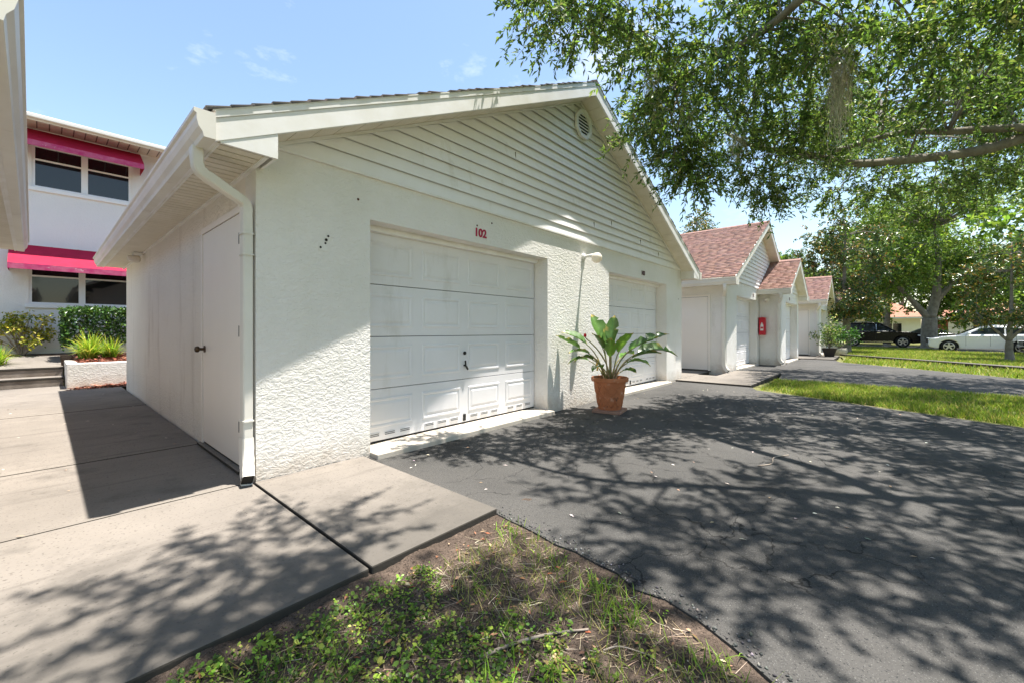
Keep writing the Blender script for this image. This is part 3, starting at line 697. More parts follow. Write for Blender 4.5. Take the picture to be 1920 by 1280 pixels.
structure(MB().slab([(-6, 11.25, .57), (-.62, 11.25, .57), (-.62, 11.69, .60), (-6, 11.69, .60)], .3).build('garden_bed', 'soil'))
def chips(name, n, area, zf, sz, mt, cols, wts, label, cat, tilt=.5):
    p = area(n); pos = np.stack([p[:, 0], p[:, 1], zf(p)], 1); a = rng.uniform(0, 2 * np.pi, n)
    d = np.stack([np.cos(a), np.sin(a), rng.normal(0, tilt * .4, n)], 1); nr = np.stack([rng.normal(0, tilt, n), rng.normal(0, tilt, n), np.ones(n)], 1)
    V, Fq = leaf_geo(pos, d, nr, rng.uniform(.6, 1.4, n) * sz[0], rng.uniform(.6, 1.4, n) * sz[1], .1, .05)
    o = np_mesh(name, V, Fq, np.repeat(pal(n, cols, wts), 4, 0), mt); o['kind'] = 'stuff'; o['label'] = label; o['category'] = cat; return o
MC = [(.30, .10, .065), (.20, .075, .05), (.42, .22, .16), (.12, .06, .04)]
chips('mulch', 2600, lambda n: scatter([(-.6, 8.65), (1.5, 8.65), (1.5, 10.8), (-.6, 10.8)], n), lambda p: .46 + (p[:, 1] - 8.63) * .0474 + .012 + rng.uniform(0, .02, len(p)), (.10, .03), 'mulch', MC, [4, 3, 2, 2], 'red wood mulch in the raised bed', 'mulch')
chips('mulch', 420, lambda n: np.stack([rng.uniform(-.72, .35, n), 8.43 - np.abs(rng.normal(0, .12, n)) * np.linspace(.3, 1.4, n)], 1), lambda p: .006 + rng.uniform(0, .045, len(p)) * (1 - (8.43 - p[:, 1]) / .6).clip(0, 1) * (.3 + (p[:, 0] + .72)), (.12, .03), 'mulch', MC, [4, 2, 3, 2], 'red mulch spilled on the patio below the planter wall', 'mulch')

# ------------------------------------------------------------------ shrubs
def leaf_cloud(n, inside, sz, cols, wts, jit=.2, up=.4):
    pos = inside(n); d = rng.normal(0, 1, (n, 3)); nr = rng.normal(0, 1, (n, 3)); nr[:, 2] = np.abs(nr[:, 2]) + up
    V, Fq = leaf_geo(pos, d, nr, rng.uniform(.7, 1.3, n) * sz[0], rng.uniform(.7, 1.3, n) * sz[1])
    return V, Fq, np.repeat(pal(n, cols, wts, jit), 4, 0)
def stems(parent, base, tips, r, material='bark', org=(0, 0, 0), name='stem', j=.05):
    m = MB()
    for t in tips:
        b = Vector(base); t = Vector(t); mid = b.lerp(t, .5) + Vector((random.uniform(-j, j), random.uniform(-j, j), j))
        m.tube([b, mid, t], [r, r * .7, r * .3], 5)
    return m.build(name, material, parent, org=org)
# clipped hedge
def hedge_in(n):
    p = rng.uniform([-.80, 10.35, .86], [1.6, 11.0, 1.66], (n, 3))
    k = rng.random(n)                      # most leaves sit on the clipped faces
    f = k < .45; p[f, 1] = 10.35 + np.abs(rng.normal(0, .05, f.sum())); t = (k >= .45) & (k < .75); p[t, 2] = 1.66 - np.abs(rng.normal(0, .05, t.sum())) + .02
    s_ = (k >= .75) & (k < .82); p[s_, 0] = -.80 + np.abs(rng.normal(0, .05, s_.sum()))
    p[:, 2] -= .10 * np.clip((-.5 - p[:, 0]) / .3, 0, 1) * rng.random(n)
    p += rng.normal(0, .022, p.shape); return p
hd = thing('hedge', 'clipped dark green hedge under the lower window', 'hedge', (.4, 10.7, .53))
V, Fq, C = leaf_cloud(7500, hedge_in, (.075, .045), [(.045, .10, .025), (.075, .16, .035), (.14, .26, .045), (.03, .06, .018)], [4, 4, 2, 2])
np_mesh('foliage', V, Fq, C, 'leaf_dark', hd, org=hd.location)
for sx_ in (-.5, .1, .7, 1.2): stems(hd, (sx_, 10.7, .5), [(sx_ + random.uniform(-.25, .25), 10.65 + random.uniform(-.2, .2), 1.4) for _ in range(5)], .018, org=hd.location)
# yellow-green croton
cb = thing('croton_shrub', 'yellow-green leafy shrub left of the hedge against pale wall', 'shrub', (-1.45, 11.42, .57))
ctr = rng.normal(0, 1, (26, 3)) * [.22, .09, .19] + [-1.42, 11.38, 1.22]
stems(cb, (-1.42, 11.40, .56), [tuple(c) for c in ctr], .014, org=cb.location)
V, Fq, C = leaf_cloud(1150, lambda n: ctr[rng.integers(0, 26, n)] + rng.normal(0, .065, (n, 3)), (.085, .042), [(.50, .46, .06), (.34, .36, .05), (.14, .20, .03), (.55, .48, .16)], [4, 3, 3, 2])
np_mesh('foliage', V, Fq, C, 'leaf', cb, org=cb.location)
# strap-leaf clumps
def blades(name, base, n, length, width, spread, cols, wts, parent=None, org=(0, 0, 0), material='grass', seg=4, droop=1.0):
    a = rng.uniform(0, 2 * np.pi, n); ln = length * rng.uniform(.6, 1.15, n); lean = rng.uniform(.15, 1, n) * spread
    V = []; b0 = np.array(base) + np.stack([rng.normal(0, .05, n), rng.normal(0, .05, n), np.zeros(n)], 1)
    dx = np.stack([np.cos(a), np.sin(a), np.zeros(n)], 1); sd = np.stack([-np.sin(a), np.cos(a), np.zeros(n)], 1)
    rows = []
    for k in range(seg + 1):
        t = k / seg; w_ = width * (1 - t ** 2 * .92) * .5
        c = b0 + dx * (lean * ln * t ** 1.3)[:, None] + np.array([0, 0, 1.0]) * (ln * (t * (1 - .25 * lean) - droop * lean * .55 * t ** 2.4))[:, None]
        rows.append(np.stack([c - sd * w_, c + sd * w_], 1))
    V = np.stack(rows, 1).reshape(n, -1, 3); nv = V.shape[1]; i = np.arange(n)[:, None] * nv
    Fq = np.concatenate([i + np.array([[2 * k, 2 * k + 1, 2 * k + 3, 2 * k + 2]]) for k in range(seg)], 0)
    return np_mesh(name, V.reshape(-1, 3), Fq, np.repeat(pal(n, cols, wts), nv, 0), material, parent, org=org)
LG = [(.24, .38, .04), (.34, .46, .06), (.54, .50, .10), (.14, .27, .04)]
l1 = thing('strap_leaf_clump', 'bright green strap-leaf clump on the mulch before the hedge', 'plant', (-.40, 9.75, .51), group='strap-leaf clumps')
blades('foliage', (-.40, 9.75, .50), 260, .76, .024, .95, LG, [4, 3, 3, 2], l1, l1.location)
blades('foliage', (-.05, 9.95, .50), 150, .66, .022, .9, LG, [3, 2, 3, 3], l1, l1.location)
l2 = thing('strap_leaf_clump', 'strap-leaf clump at the left picture edge by the steps', 'plant', (-1.72, 10.4, .43), group='strap-leaf clumps')
blades('foliage', (-1.74, 10.4, .43), 170, .52, .022, .95, LG, [4, 3, 2, 2], l2, l2.location)

# ================================================================== lamps and cabinet
lt = thing('wall_lamp', 'globe lamp on the stucco pier between doors 102 and 103', 'lamp', (4.70, -.02, 2.3))
MB().lathe([(.055, 0), (.055, -.02), (.045, -.03)], (4.70, -.001, 2.34), 16, 'y').build('mount', 'trim', lt, smooth=40)
MB().tube([(4.70, -.03, 2.34), (4.70, -.13, 2.345), (4.70, -.185, 2.33)], [.022, .026, .045], 12).build('arm', 'trim', lt, smooth=40)
MB().lathe([(.02, .075), (.045, .07), (.078, .03), (.085, -.005), (.075, -.045), (.045, -.075), (.01, -.086)], (4.70, -.245, 2.30), 20, 'z').build('globe', 'globe', lt, smooth='all')
lt2 = thing('soffit_lamp', 'small cream lamp under the eave of the nearest garage', 'lamp', (-.08, 5.36, 2.3))
MB().box(-.14, -.031, 5.24, 5.48, 2.345, 2.398).build('mount', 'trim', lt2, bevel=.01); MB().lathe([(.07, .0), (.085, -.03), (.08, -.075), (.05, -.1), (.01, -.105)], (-.12, 5.36, 2.345), 16, 'z').build('globe', 'globe', lt2, smooth='all')
lt3 = thing('wall_lamp', 'globe lamp above the red cabinet on the garage wing', 'lamp', (15.5, -.7, 2.2))
MB().box(15.5, 15.599, -.75, -.65, 2.18, 2.28).build('mount', 'trim', lt3, bevel=.01); MB().lathe([(.02, .07), (.075, .03), (.085, -.01), (.07, -.05), (.01, -.085)], (15.42, -.7, 2.21), 16, 'z').build('globe', 'globe', lt3, smooth='all')
fc = thing('extinguisher_cabinet', 'red fire extinguisher cabinet on the side wall of the garage wing', 'cabinet', (15.5, -.6, 1.0))
pbox('cabinet_box', 'red_box', fc, 15.40, 15.598, -.66, -.47, 1.0, 1.58, bevel=.012)
dr = pbox('cabinet_door', 'red_box', fc, 15.385, 15.3995, -.65, -.48, 1.02, 1.56, bevel=.008)
MB().prism([(-.61, 1.15), (-.52, 1.15), (-.52, 1.34), (-.53, 1.38), (-.55, 1.39), (-.55, 1.43), (-.58, 1.43), (-.58, 1.39), (-.60, 1.38), (-.61, 1.34)], 'x', 15.382, 15.3845).build('emblem', 'label_white', dr)
pbox('emblem_band', 'red_box', dr, 15.380, 15.3818, -.60, -.53, 1.22, 1.28)
MB().prism([(-.67, 1.582), (-.46, 1.582), (-.46, 1.595), (-.565, 1.615), (-.67, 1.595)], 'x', 15.40, 15.597).build('cabinet_hood', 'red_box', fc)

# ================================================================== terracotta pot with bird of paradise
PX, PY = 4.42, -.62
pv = tag(pbox('paver', 'paver', None, -.205, .205, -.205, .205, 0, .045, bevel=.008, org=(0, 0, 0)), 'square pinkish paver under the terracotta pot', 'paver'); pv.location = (PX, PY, -.03); pv.rotation_euler.z = R(12)
pot = thing('flower_pot', 'large terracotta pot with rim and basket-weave relief by garage wall', 'pot', (PX, PY, .015), world=False)
MB().lathe([(.155, 0), (.165, .02), (.20, .20), (.228, .38), (.232, .40), (.262, .405), (.268, .42), (.268, .455), (.255, .465), (.235, .46), (.225, .42), (.2, .40)], seg=36).build('body', 'terracotta', pot, smooth=45)
MB().lathe([(.21, 0), (.224, .012), (.01, .03)], (0, 0, .405), 24).build('soil', 'potting_soil', pot, smooth='all')
for k in range(10):                          # diagonal cords of the basket relief
    for sg in (1, -1):
        pts = []
        for q in range(7):
            t = q / 6; z = .045 + .30 * t; r = .166 + (z - .02) * .172 + .002; a = 2 * math.pi * k / 10 + sg * t * 1.15
            pts.append((r * math.cos(a), r * math.sin(a), z))
        MB().tube(pts, .007, 5).build('relief_cord', 'terracotta', pot, smooth='all')
plant = thing('bird_of_paradise', 'broad-leaved bird of paradise growing in the terracotta pot', 'plant', (PX, PY, .42), world=False)
def paddle(parent, base, az, rise, reach, blade, wid, bend, mtl='leaf_dark', tear=(), roll=0):
    """petiole plus paddle blade: petiole climbs to (reach,rise), blade continues and bends down by `bend`"""
    d = Vector((math.cos(az), math.sin(az), 0)); s = Vector((-math.sin(az), math.cos(az), 0)); b = Vector(base)
    pp = bez(b, b + Vector((0, 0, rise * .5)) + d * reach * .1, b + Vector((0, 0, rise * .85)) + d * reach * .55, b + Vector((0, 0, rise)) + d * reach, 6)
    lf = MB().tube(pp, [.013, .012, .011, .010, .009, .008, .007], 6).build('leaf_stalk', 'stalk', parent, smooth='all')
    dir0 = (pp[-1] - pp[-2]).normalized(); pos = pp[-1].copy(); mid = [pos.copy()]; N = 14; dirs = [dir0.copy()]
    for k in range(N):
        dir0 = (dir0 + Vector((0, 0, -bend / N)) + d * .01).normalized(); pos = pos + dir0 * blade / N; mid.append(pos.copy()); dirs.append(dir0.copy())
    V = []; Fq = []; C = []
    g0 = np.array([(.10, .22, .035), (.17, .31, .05), (.08, .16, .035)][random.randrange(3)])
    for sg in (-1, 1):
        i0 = len(V)
        for k in range(N + 1):
            t = k / N; w_ = wid * 1.36 * (math.sin(math.pi * min(t * 1.02 + .02, 1)) ** .62) * (1 - .25 * t) * .5
            if k in tear and sg == (1 if k % 2 else -1): w_ *= .35
            nrm = dirs[k].cross(s); ss = (s * math.cos(roll) + nrm * math.sin(roll))
            for q in range(3):
                f = q / 2; p = mid[k] + ss * sg * w_ * f + (nrm * -1 if nrm.z < 0 else nrm) * w_ * (.45 * f * f) + Vector((0, 0, random.uniform(-.006, .006) * f * 2))
                V.append(tuple(p)); C.append(tuple((np.array((.42, .33, .10)) if (k > N - 2 or (q == 2 and random.random() < .12)) else g0) * random.uniform(.85, 1.12) * (1.35 if q == 0 else 1)))
        for k in range(N):
            for q in range(2):
                a = i0 + k * 3 + q; Fq.append((a, a + 1, a + 4, a + 3) if sg > 0 else (a, a + 3, a + 4, a + 1))
    np_mesh('leaf_blade', np.array(V), np.array(Fq), np.array(C), mtl, lf, smooth=True)
azr = math.atan2(-.7493, .6622)      # picture-right as a world heading
PD = [(0, .52, .30, .52, .20, .30, (5, 9)), (10, .42, .33, .66, .20, .95, (4, 9, 11)), (-8, .35, .22, .42, .15, .6, (6,)), (172, .55, .22, .42, .17, .5, (7,)), (185, .50, .34, .40, .15, -.1, (9,)), (200, .42, .26, .34, .13, .9, ()), (165, .30, .20, .34, .13, 1.3, (5,)),
      (120, .62, .10, .46, .20, .25, (10,)), (60, .60, .06, .42, .18, .15, (6,)), (-60, .45, .10, .40, .16, .5, ()), (-100, .38, .08, .36, .15, .4, (8,)), (-30, .28, .16, .34, .13, 1.2, (4,)), (20, .14, .14, .26, .09, .9, ()), (230, .22, .18, .30, .12, 1.0, ()), (90, .48, .05, .40, .17, .1, ()), (-130, .50, .14, .38, .15, .6, ()), (40, .34, .2, .36, .14, .8, (7,)), (75, .52, .12, .44, .15, .4, (5,)), (5, .46, .2, .40, .15, .5, (8,)), (-150, .34, .24, .34, .13, 1.0, (6,))]
for k, (aa, rise, reach, bl, wd, bend, tr) in enumerate(PD):
    a = azr + R(aa); bb = (.06 * math.cos(a) + random.uniform(-.02, .02), .06 * math.sin(a) + random.uniform(-.02, .02), .0)
    paddle(plant, bb, a, rise * .96, reach * 1.15, bl, wd, bend, tear=tr, roll=random.uniform(-.5, .5))
for k in range(14):
    a = random.uniform(0, 6.28); b = Vector((.08 * math.cos(a), .08 * math.sin(a), 0))
    MB().tube([b, b * 1.3 + Vector((0, 0, .07)), b * 1.9 + Vector((0, 0, random.uniform(.08, .17)))], [.016, .012, .002], 5).build('dry_sheath', 'husk', plant)
a = azr + R(178); fs = bez((0, 0, 0), (0, 0, .3), (.2 * math.cos(a), .2 * math.sin(a), .5), (.36 * math.cos(a), .36 * math.sin(a), .63), 6)
fst = MB().tube(fs, [.012] * 4 + [.01, .009, .008], 6).build('flower_stalk', 'stalk', plant, smooth='all')
tip = fs[-1]; MB().lathe([(.004, 0), (.02, .015), (.024, .035), (.012, .055), (.002, .065)], tuple(tip), 10).build('flower', 'petal_red', fst, smooth='all')
for k in range(4):
    b = Vector((.20 * math.cos(a + .3), .20 * math.sin(a + .3), .16 + .03 * k)); MB().tube([b, b + Vector((random.uniform(-.05, .02), random.uniform(-.03, .03), .08))], [.014, .003], 5).build('faded_bract', 'petal_yellow', plant)

# ================================================================== trees
def tubes_np(P0, D, Ln, droop, r0, seg=3, rings=4):
    """vectorised thin three-sided twigs"""
    n = len(P0); t = np.linspace(0, 1, rings)
    pts = P0[:, None] + D[:, None] * (Ln[:, None] * t)[..., None]; pts[:, :, 2] -= (droop * Ln)[:, None] * t ** 2
    a = np.cross(D, [0.3, 0.1, 1.0]); a = unit(a); b = unit(np.cross(D, a)); V = []
    for k in range(seg):
        th = 2 * np.pi * k / seg; V.append(pts + (a * np.cos(th) + b * np.sin(th))[:, None] * (r0[:, None] * (1 - .75 * t))[..., None])
    V = np.stack(V, 2).reshape(n, -1, 3); i = np.arange(n)[:, None] * (rings * seg); Fq = []
    for q in range(rings - 1):
        for k in range(seg): Fq.append(i + np.array([[q * seg + k, q * seg + (k + 1) % seg, (q + 1) * seg + (k + 1) % seg, (q + 1) * seg + k]]))
    return V.reshape(-1, 3), np.concatenate(Fq, 0), pts
def sprays(C, Rr, per, leaves, ll, lw, droop=.35, flat=.6, slen=(.3, .6)):
    """leafy twigs fanning out of bough centres; returns leaf and twig geometry"""
    n = len(C) * per; ci = np.repeat(np.arange(len(C)), per)
    off = unit(rng.normal(0, 1, (n, 3))) * (rng.random((n, 1)) ** .5) * Rr[ci][:, None] * np.array([1, 1, flat])
    P0 = C[ci] + off * .75
    D = unit(off + rng.normal(0, .25, (n, 3)) * Rr[ci][:, None] + np.array([0, 0, -.05])); Ln = rng.uniform(*slen, n)
    TV, TF, _ = tubes_np(P0, D, Ln, droop * rng.uniform(.4, 1.4, n), np.full(n, .0042))
    m = n * leaves; si = np.repeat(np.arange(n), leaves); t = np.tile(np.linspace(.12, 1, leaves), n) + rng.normal(0, .03, m)
    pos = P0[si] + D[si] * (Ln[si] * t)[:, None]; pos[:, 2] -= droop * Ln[si] * t ** 2
    d = unit(D[si] * .7 + rng.normal(0, .75, (m, 3)) + np.array([0, 0, -.15])); nr = rng.normal(0, .7, (m, 3)) + np.array([0, 0, 1.0])
    LV, LF = leaf_geo(pos, d, nr, ll * rng.uniform(.65, 1.3, m), lw * rng.uniform(.7, 1.25, m), .2, .12)
    return LV, LF, m, TV, TF
def smooth_path(pts, sub=5):
    P = [Vector(p) for p in pts]; out = []
    for i in range(len(P) - 1):
        p0, p1, p2, p3 = P[max(i - 1, 0)], P[i], P[i + 1], P[min(i + 2, len(P) - 1)]
        for k in range(sub):
            t = k / sub; out.append(.5 * ((2 * p1) + (p2 - p0) * t + (2 * p0 - 5 * p1 + 4 * p2 - p3) * t * t + (3 * p1 - p0 - 3 * p2 + p3) * t ** 3))
    out.append(P[-1]); return out
def wobble(pts, amp, seed=0):
    return [p + Vector((noise.noise(p * .9 + Vector((seed, 0, 0))), noise.noise(p * .9 + Vector((0, seed, 5))), noise.noise(p * .9 + Vector((9, 0, seed))))) * amp for p in pts]

# ---- the live oak whose limbs hang over the drive (trunk stands on the strip of lawn, right of the picture)
OX, OY = 9.3, -9.6
oak = thing('live_oak', 'big live oak spreading leafy limbs over the asphalt drive', 'tree', (OX, OY, -.05))
tr = [(OX, OY, -.2), (OX + .03, OY, .5), (OX - .05, OY + .1, 1.6), (OX + .05, OY + .15, 2.7), (OX + .05, OY + .3, 3.4)]
MB().tube(smooth_path(tr), np.interp(np.linspace(0, 1, 21), [0, .12, .5, 1], [.75, .45, .38, .34]), 14).build('trunk', 'bark', oak, smooth='all')
LIMBS = [
    ([(OX, OY + .2, 3.1), (9.7, -7.8, 4.05), (9.95, -5.9, 4.45), (9.5, -4.9, 4.22), (8.6, -3.93, 4.04), (8.0, -3.25, 3.98), (7.4, -2.58, 4.16), (6.75, -2.05, 4.2), (6.1, -1.75, 4.3)], .115, .025),
    ([(9.95, -5.9, 4.45), (9.0, -4.2, 4.6), (8.3, -2.9, 4.35), (7.8, -2.0, 4.15)], .07, .015),
    ([(OX, OY + .1, 3.2), (7.6, -8.4, 4.9), (5.6, -6.6, 5.6), (3.9, -4.6, 5.6), (2.9, -2.9, 5.3), (2.6, -1.7, 4.9)], .10, .02),
    ([(5.6, -6.6, 5.6), (3.2, -6.2, 5.9), (1.2, -4.8, 5.8), (-.6, -3.4, 5.5), (-1.6, -2.2, 5.2)], .06, .015),
    ([(3.9, -4.6, 5.6), (4.6, -3.3, 5.2), (4.9, -2.2, 4.9), (4.5, -1.4, 4.4)], .08, .015),
    ([(OX, OY + .2, 3.3), (8.2, -8.0, 5.6), (7.0, -6.0, 6.6), (6.2, -4.2, 6.6), (5.6, -2.9, 6.0)], .10, .02),
    ([(OX, OY, 3.3), (10.6, -8.4, 5.4), (11.8, -6.8, 6.2), (12.6, -5.4, 6.0)], .15, .03),
    ([(OX, OY, 3.2), (10.8, -9.6, 4.8), (13.0, -8.4, 5.3), (14.6, -7.2, 4.9)], .13, .03),
    ([(OX, OY, 3.3), (8.4, -10.6, 5.2), (6.0, -10.4, 6.2), (3.6, -9.2, 6.4), (1.4, -7.4, 6.2)], .13, .03)]
LP = []
for k, (pts, r0, r1) in enumerate(LIMBS):
    p = wobble(smooth_path(pts), .12, k * 3.1) if k else smooth_path(pts)
    MB().tube(p, list(np.linspace(r0, r1, len(p))), 10).build('limb', 'bark_grey', oak, smooth='all')
    LP += [np.array(q) for q in p[4:]]
LP = np.array(LP)
# bough centres: the drooping edge seen from the drive, then the broad roof of the canopy
edge = np.array([(2.5, -1.05, 4.4), (2.45, -1.0, 4.75), (2.75, -1.15, 4.45), (3.1, -1.45, 4.75), (3.55, -1.5, 4.65), (3.9, -1.6, 4.55), (3.96, -1.45, 4.25), (4.45, -1.15, 3.95), (4.4, -1.25, 4.15), (4.6, -1.67, 4.5), (4.4, -2.1, 4.75), (3.99, -1.72, 3.74), (4.25, -1.66, 3.5),
    (5.4, -1.85, 4.4), (5.1, -1.6, 4.75), (4.51, -1.8, 3.42), (4.47, -1.78, 3.14), (5.9, -2.2, 4.7), (6.2, -2.0, 4.15), (6.3, -2.1, 3.85), (6.7, -2.2, 3.6), (7.0, -2.2, 3.42), (6.8, -2.6, 4.4), (7.4, -2.8, 3.9), (7.2, -2.9, 4.7), (7.8, -3.2, 4.6), (8.2, -3.0, 3.6), (8.5, -3.6, 3.65), (8.9, -3.6, 4.6), (9.3, -4.3, 3.75), (9.9, -4.8, 3.9), (9.7, -5.0, 4.7), (10.6, -5.4, 4.1), (10.8, -5.4, 4.9), (11.6, -5.8, 4.3), (12.4, -6.4, 4.2), (11.9, -5.6, 5.2), (13.2, -6.6, 4.6),
    (6.1, -2.9, 5.2), (6.6, -3.2, 5.4), (5.5, -2.6, 5.1), (5.2, -3.1, 4.6), (7.6, -4.0, 5.4), (8.4, -4.4, 5.5), (9.3, -4.9, 5.6), (10.2, -5.0, 5.8), (11.3, -5.4, 6.1), (12.3, -5.6, 6.4)])
eR = rng.uniform(.34, .52, len(edge)); eR[[7, 8, 12, 15, 16, 20, 21]] = .24
xs, ys = np.meshgrid(np.arange(-2.4, 15, .66), np.arange(-11.5, -1.6, .66)); C = np.stack([xs.ravel(), ys.ravel()], 1); C = C + rng.normal(0, .25, C.shape)
gap = vnoise(C, .75, 4.2); keep = gap > -.24
lim = -1.75 + .25 * vnoise(C, .9, 2.0)      # ragged front edge of the crown
keep &= C[:, 1] < lim
keep &= ~((C[:, 0] > 7.9) & (C[:, 0] < 11.8) & (C[:, 1] > -6.8) & (gap < .08))   # the crown is thinner over the lawn strip
C = C[keep]; Z = 5.3 + .9 * vnoise(C, .35, 8) + rng.uniform(-.3, 1.5, len(C)) - .25 * np.clip(C[:, 0] - 8, 0, 6) * 0
C = np.concatenate([C, Z[:, None]], 1)
OAKC = [(.10, .175, .045), (.16, .25, .06), (.25, .34, .08), (.065, .11, .035), (.34, .35, .14)]
def crown(C, Rr, per, leaves, ll, lw, parent, org, cols, wts, mt='leaf', **k):
    LV, LF, m, TV, TF = sprays(C, Rr, per, leaves, ll, lw, **k)
    o = np_mesh('foliage', LV, LF, np.repeat(pal(m, cols, wts, .2), 4, 0), mt, parent, org=org); o['kind'] = 'stuff'
    t = np_mesh('twigs', TV, TF, None, 'bark_grey', parent, org=org); t['kind'] = 'stuff'
crown(edge, eR * 1.1, 38, 24, .082, .027, oak, oak.location, OAKC, [4, 4, 3, 3, .6], slen=(.22, .46))
crown(C, rng.uniform(.36, .62, len(C)), 32, 22, .090, .038, oak, oak.location, OAKC, [4, 4, 3, 3, .6])
bm = MB()
for c in np.concatenate([edge, C]):
    dd = np.linalg.norm(LP - c, axis=1) + 2.0 * np.maximum(LP[:, 2] - c[2] - .6, 0); q = LP[np.argsort(dd)[random.randrange(3)]]
    a, b = Vector(q), Vector(c); L_ = (b - a).length; mid = a.lerp(b, .5) + Vector((random.uniform(-.12, .12) * L_, random.uniform(-.12, .12) * L_, random.uniform(.02, .15) * L_))
    p = wobble(smooth_path([a, mid, b], 4), .05, 2.2); bm.tube(p, list(np.linspace(.012 + .008 * L_, .005, len(p))), 5)
    for _ in range(3):
        e = b + Vector((random.gauss(0, .17), random.gauss(0, .17), random.gauss(-.05, .12))); bm.tube([b, b.lerp(e, .5) + Vector((0, 0, .04)), e], [.006, .005, .003], 4)
o = bm.build('branches', 'bark_grey', oak, smooth='all'); o['kind'] = 'stuff'

# ---- Spanish moss hanging from the oak
def moss(label, top, length, width, n):
    t = thing('spanish_moss', label, 'moss', (top[0], top[1], top[2]), group='moss hanging from the oak')
    k = 9; V = []; nn = n
    b = np.stack([rng.normal(0, width * .5, nn), rng.normal(0, width * .5, nn), rng.uniform(-.35, .02, nn) * length], 1)
    L_ = length * rng.uniform(.08, .42, nn) * (1 - .0 * np.abs(b[:, 0])); walk = np.cumsum(rng.normal(0, .022, (nn, k, 3)), 1) * np.array([1, 1, .5])
    b[:, 2] -= rng.random(nn) * length * .45; b[:, :2] *= np.clip(1 + b[:, 2:3] / length * 1.15, .12, 1)
    tt = np.linspace(0, 1, k); pts = b[:, None] + walk; pts[:, :, 2] -= L_[:, None] * tt
    a = rng.uniform(0, np.pi, nn); sd = np.stack([np.cos(a), np.sin(a), np.zeros(nn)], 1)[:, None] * (.0028 * (1 - .5 * tt))[None, :, None]
    V = np.stack([pts - sd, pts + sd], 2).reshape(nn, -1, 3); i = np.arange(nn)[:, None] * (2 * k)
    Fq = np.concatenate([i + np.array([[2 * q, 2 * q + 1, 2 * q + 3, 2 * q + 2]]) for q in range(k - 1)], 0)
    o = np_mesh('strands', V.reshape(-1, 3), Fq, np.repeat(pal(nn, [(.48, .47, .41), (.60, .58, .52), (.36, .34, .29)], [3, 3, 2], .12), 2 * k, 0), 'moss', t); o['kind'] = 'stuff'
moss('long grey moss beard hanging highest at the top of the picture', (5.45, -3.2, 5.05), 1.55, .24, 560)
moss('thin grey moss veil over the oak leaves beside the gable', (3.95, -1.45, 4.6), .85, .09, 170)
moss('short grey moss tuft in the oak just above the bare limb', (6.0, -1.95, 4.35), .7, .16, 240)
moss('grey moss tuft low in the oak leaves right of the gable', (5.0, -1.55, 4.5), .7, .10, 130)

# ---- other trees
def tree(name, label, base, h_trunk, r, stems_, clumps, cr, per, leaves, ll, lw, cols, wts, mt='leaf', bark='bark', group=None, flare=1.6, droop=.3, slen=(.4, .8)):
    t = thing(name, label, 'tree', base, group=group); bx, by, bz = base
    top = stems_[0][0]
    p = smooth_path([(bx, by, bz - .15), (bx + .02, by, bz + .25), (bx, by + .02, bz + h_trunk * .55), top], 4)
    MB().tube(p, np.interp(np.linspace(0, 1, len(p)), [0, .2, .4, 1], [r * flare, r * 1.12, r, r * .88]), 12).build('trunk', bark, t, smooth='all')
    ends = []
    for k, s in enumerate(stems_):
        q = wobble(smooth_path(s, 4), .05 * h_trunk * .4, k * 2.7); MB().tube(q, list(np.linspace(r * (.75 if k == 0 else .5), r * .16, len(q))), 8).build('limb', bark, t, smooth='all'); ends += [np.array(v) for v in q[3:]]
    ends = np.array(ends); bm_ = MB()
    for c in clumps:
        q = ends[np.argmin(np.linalg.norm(ends - c, axis=1))]; a, b = Vector(q), Vector(c); bm_.tube([a, a.lerp(b, .5) + Vector((0, 0, .1 * (b - a).length)), b], [r * .14, r * .1, r * .04], 5)
    bo = bm_.build('branches', bark, t); bo['kind'] = 'stuff'
    crown(np.array(clumps), np.full(len(clumps), 1.0) * cr * rng.uniform(.7, 1.2, len(clumps)), per, leaves, ll, lw, t, t.location, cols, wts, mt, droop=droop, slen=slen)
    return t
def blob(c, rad, n, hollow=.3):
    d = unit(rng.normal(0, 1, (n, 3))) * (hollow + (1 - hollow) * rng.random((n, 1)) ** .5); return np.array(c) + d * np.array(rad)
MG = [(.045, .09, .025), (.075, .14, .03), (.15, .21, .045), (.46, .32, .08), (.32, .17, .06)]
# middle oak in the far lawn
b = (38.4, -6.2, -.05)
cl = np.concatenate([blob((38.6, -5.8, 8.2), (4.8, 4.8, 3.4), 80), blob((36.2, -3.6, 5.2), (2.4, 2.8, 1.5), 18), blob((39.5, -8.8, 5.0), (2.4, 2.6, 1.5), 18)])
tree('oak_tree', 'thick-trunked oak with forked limbs between the black and white cars', b, 2.2, .43, [[(38.4, -6.2, 2.0), (38.5, -6.5, 3.4), (38.4, -6.6, 5.6), (38.2, -6.4, 8.0)], [(38.4, -6.15, 1.9), (37.7, -5.4, 3.1), (37.0, -4.6, 4.1), (36.2, -3.8, 5.4)], [(38.5, -6.4, 3.0), (39.2, -7.4, 4.4), (39.6, -8.6, 5.6)]], cl, 1.1, 26, 13, .20, .09, [(.14, .23, .04), (.21, .31, .05), (.08, .14, .03), (.32, .37, .09)], [4, 4, 3, 2], bark='bark_grey', flare=2.0)
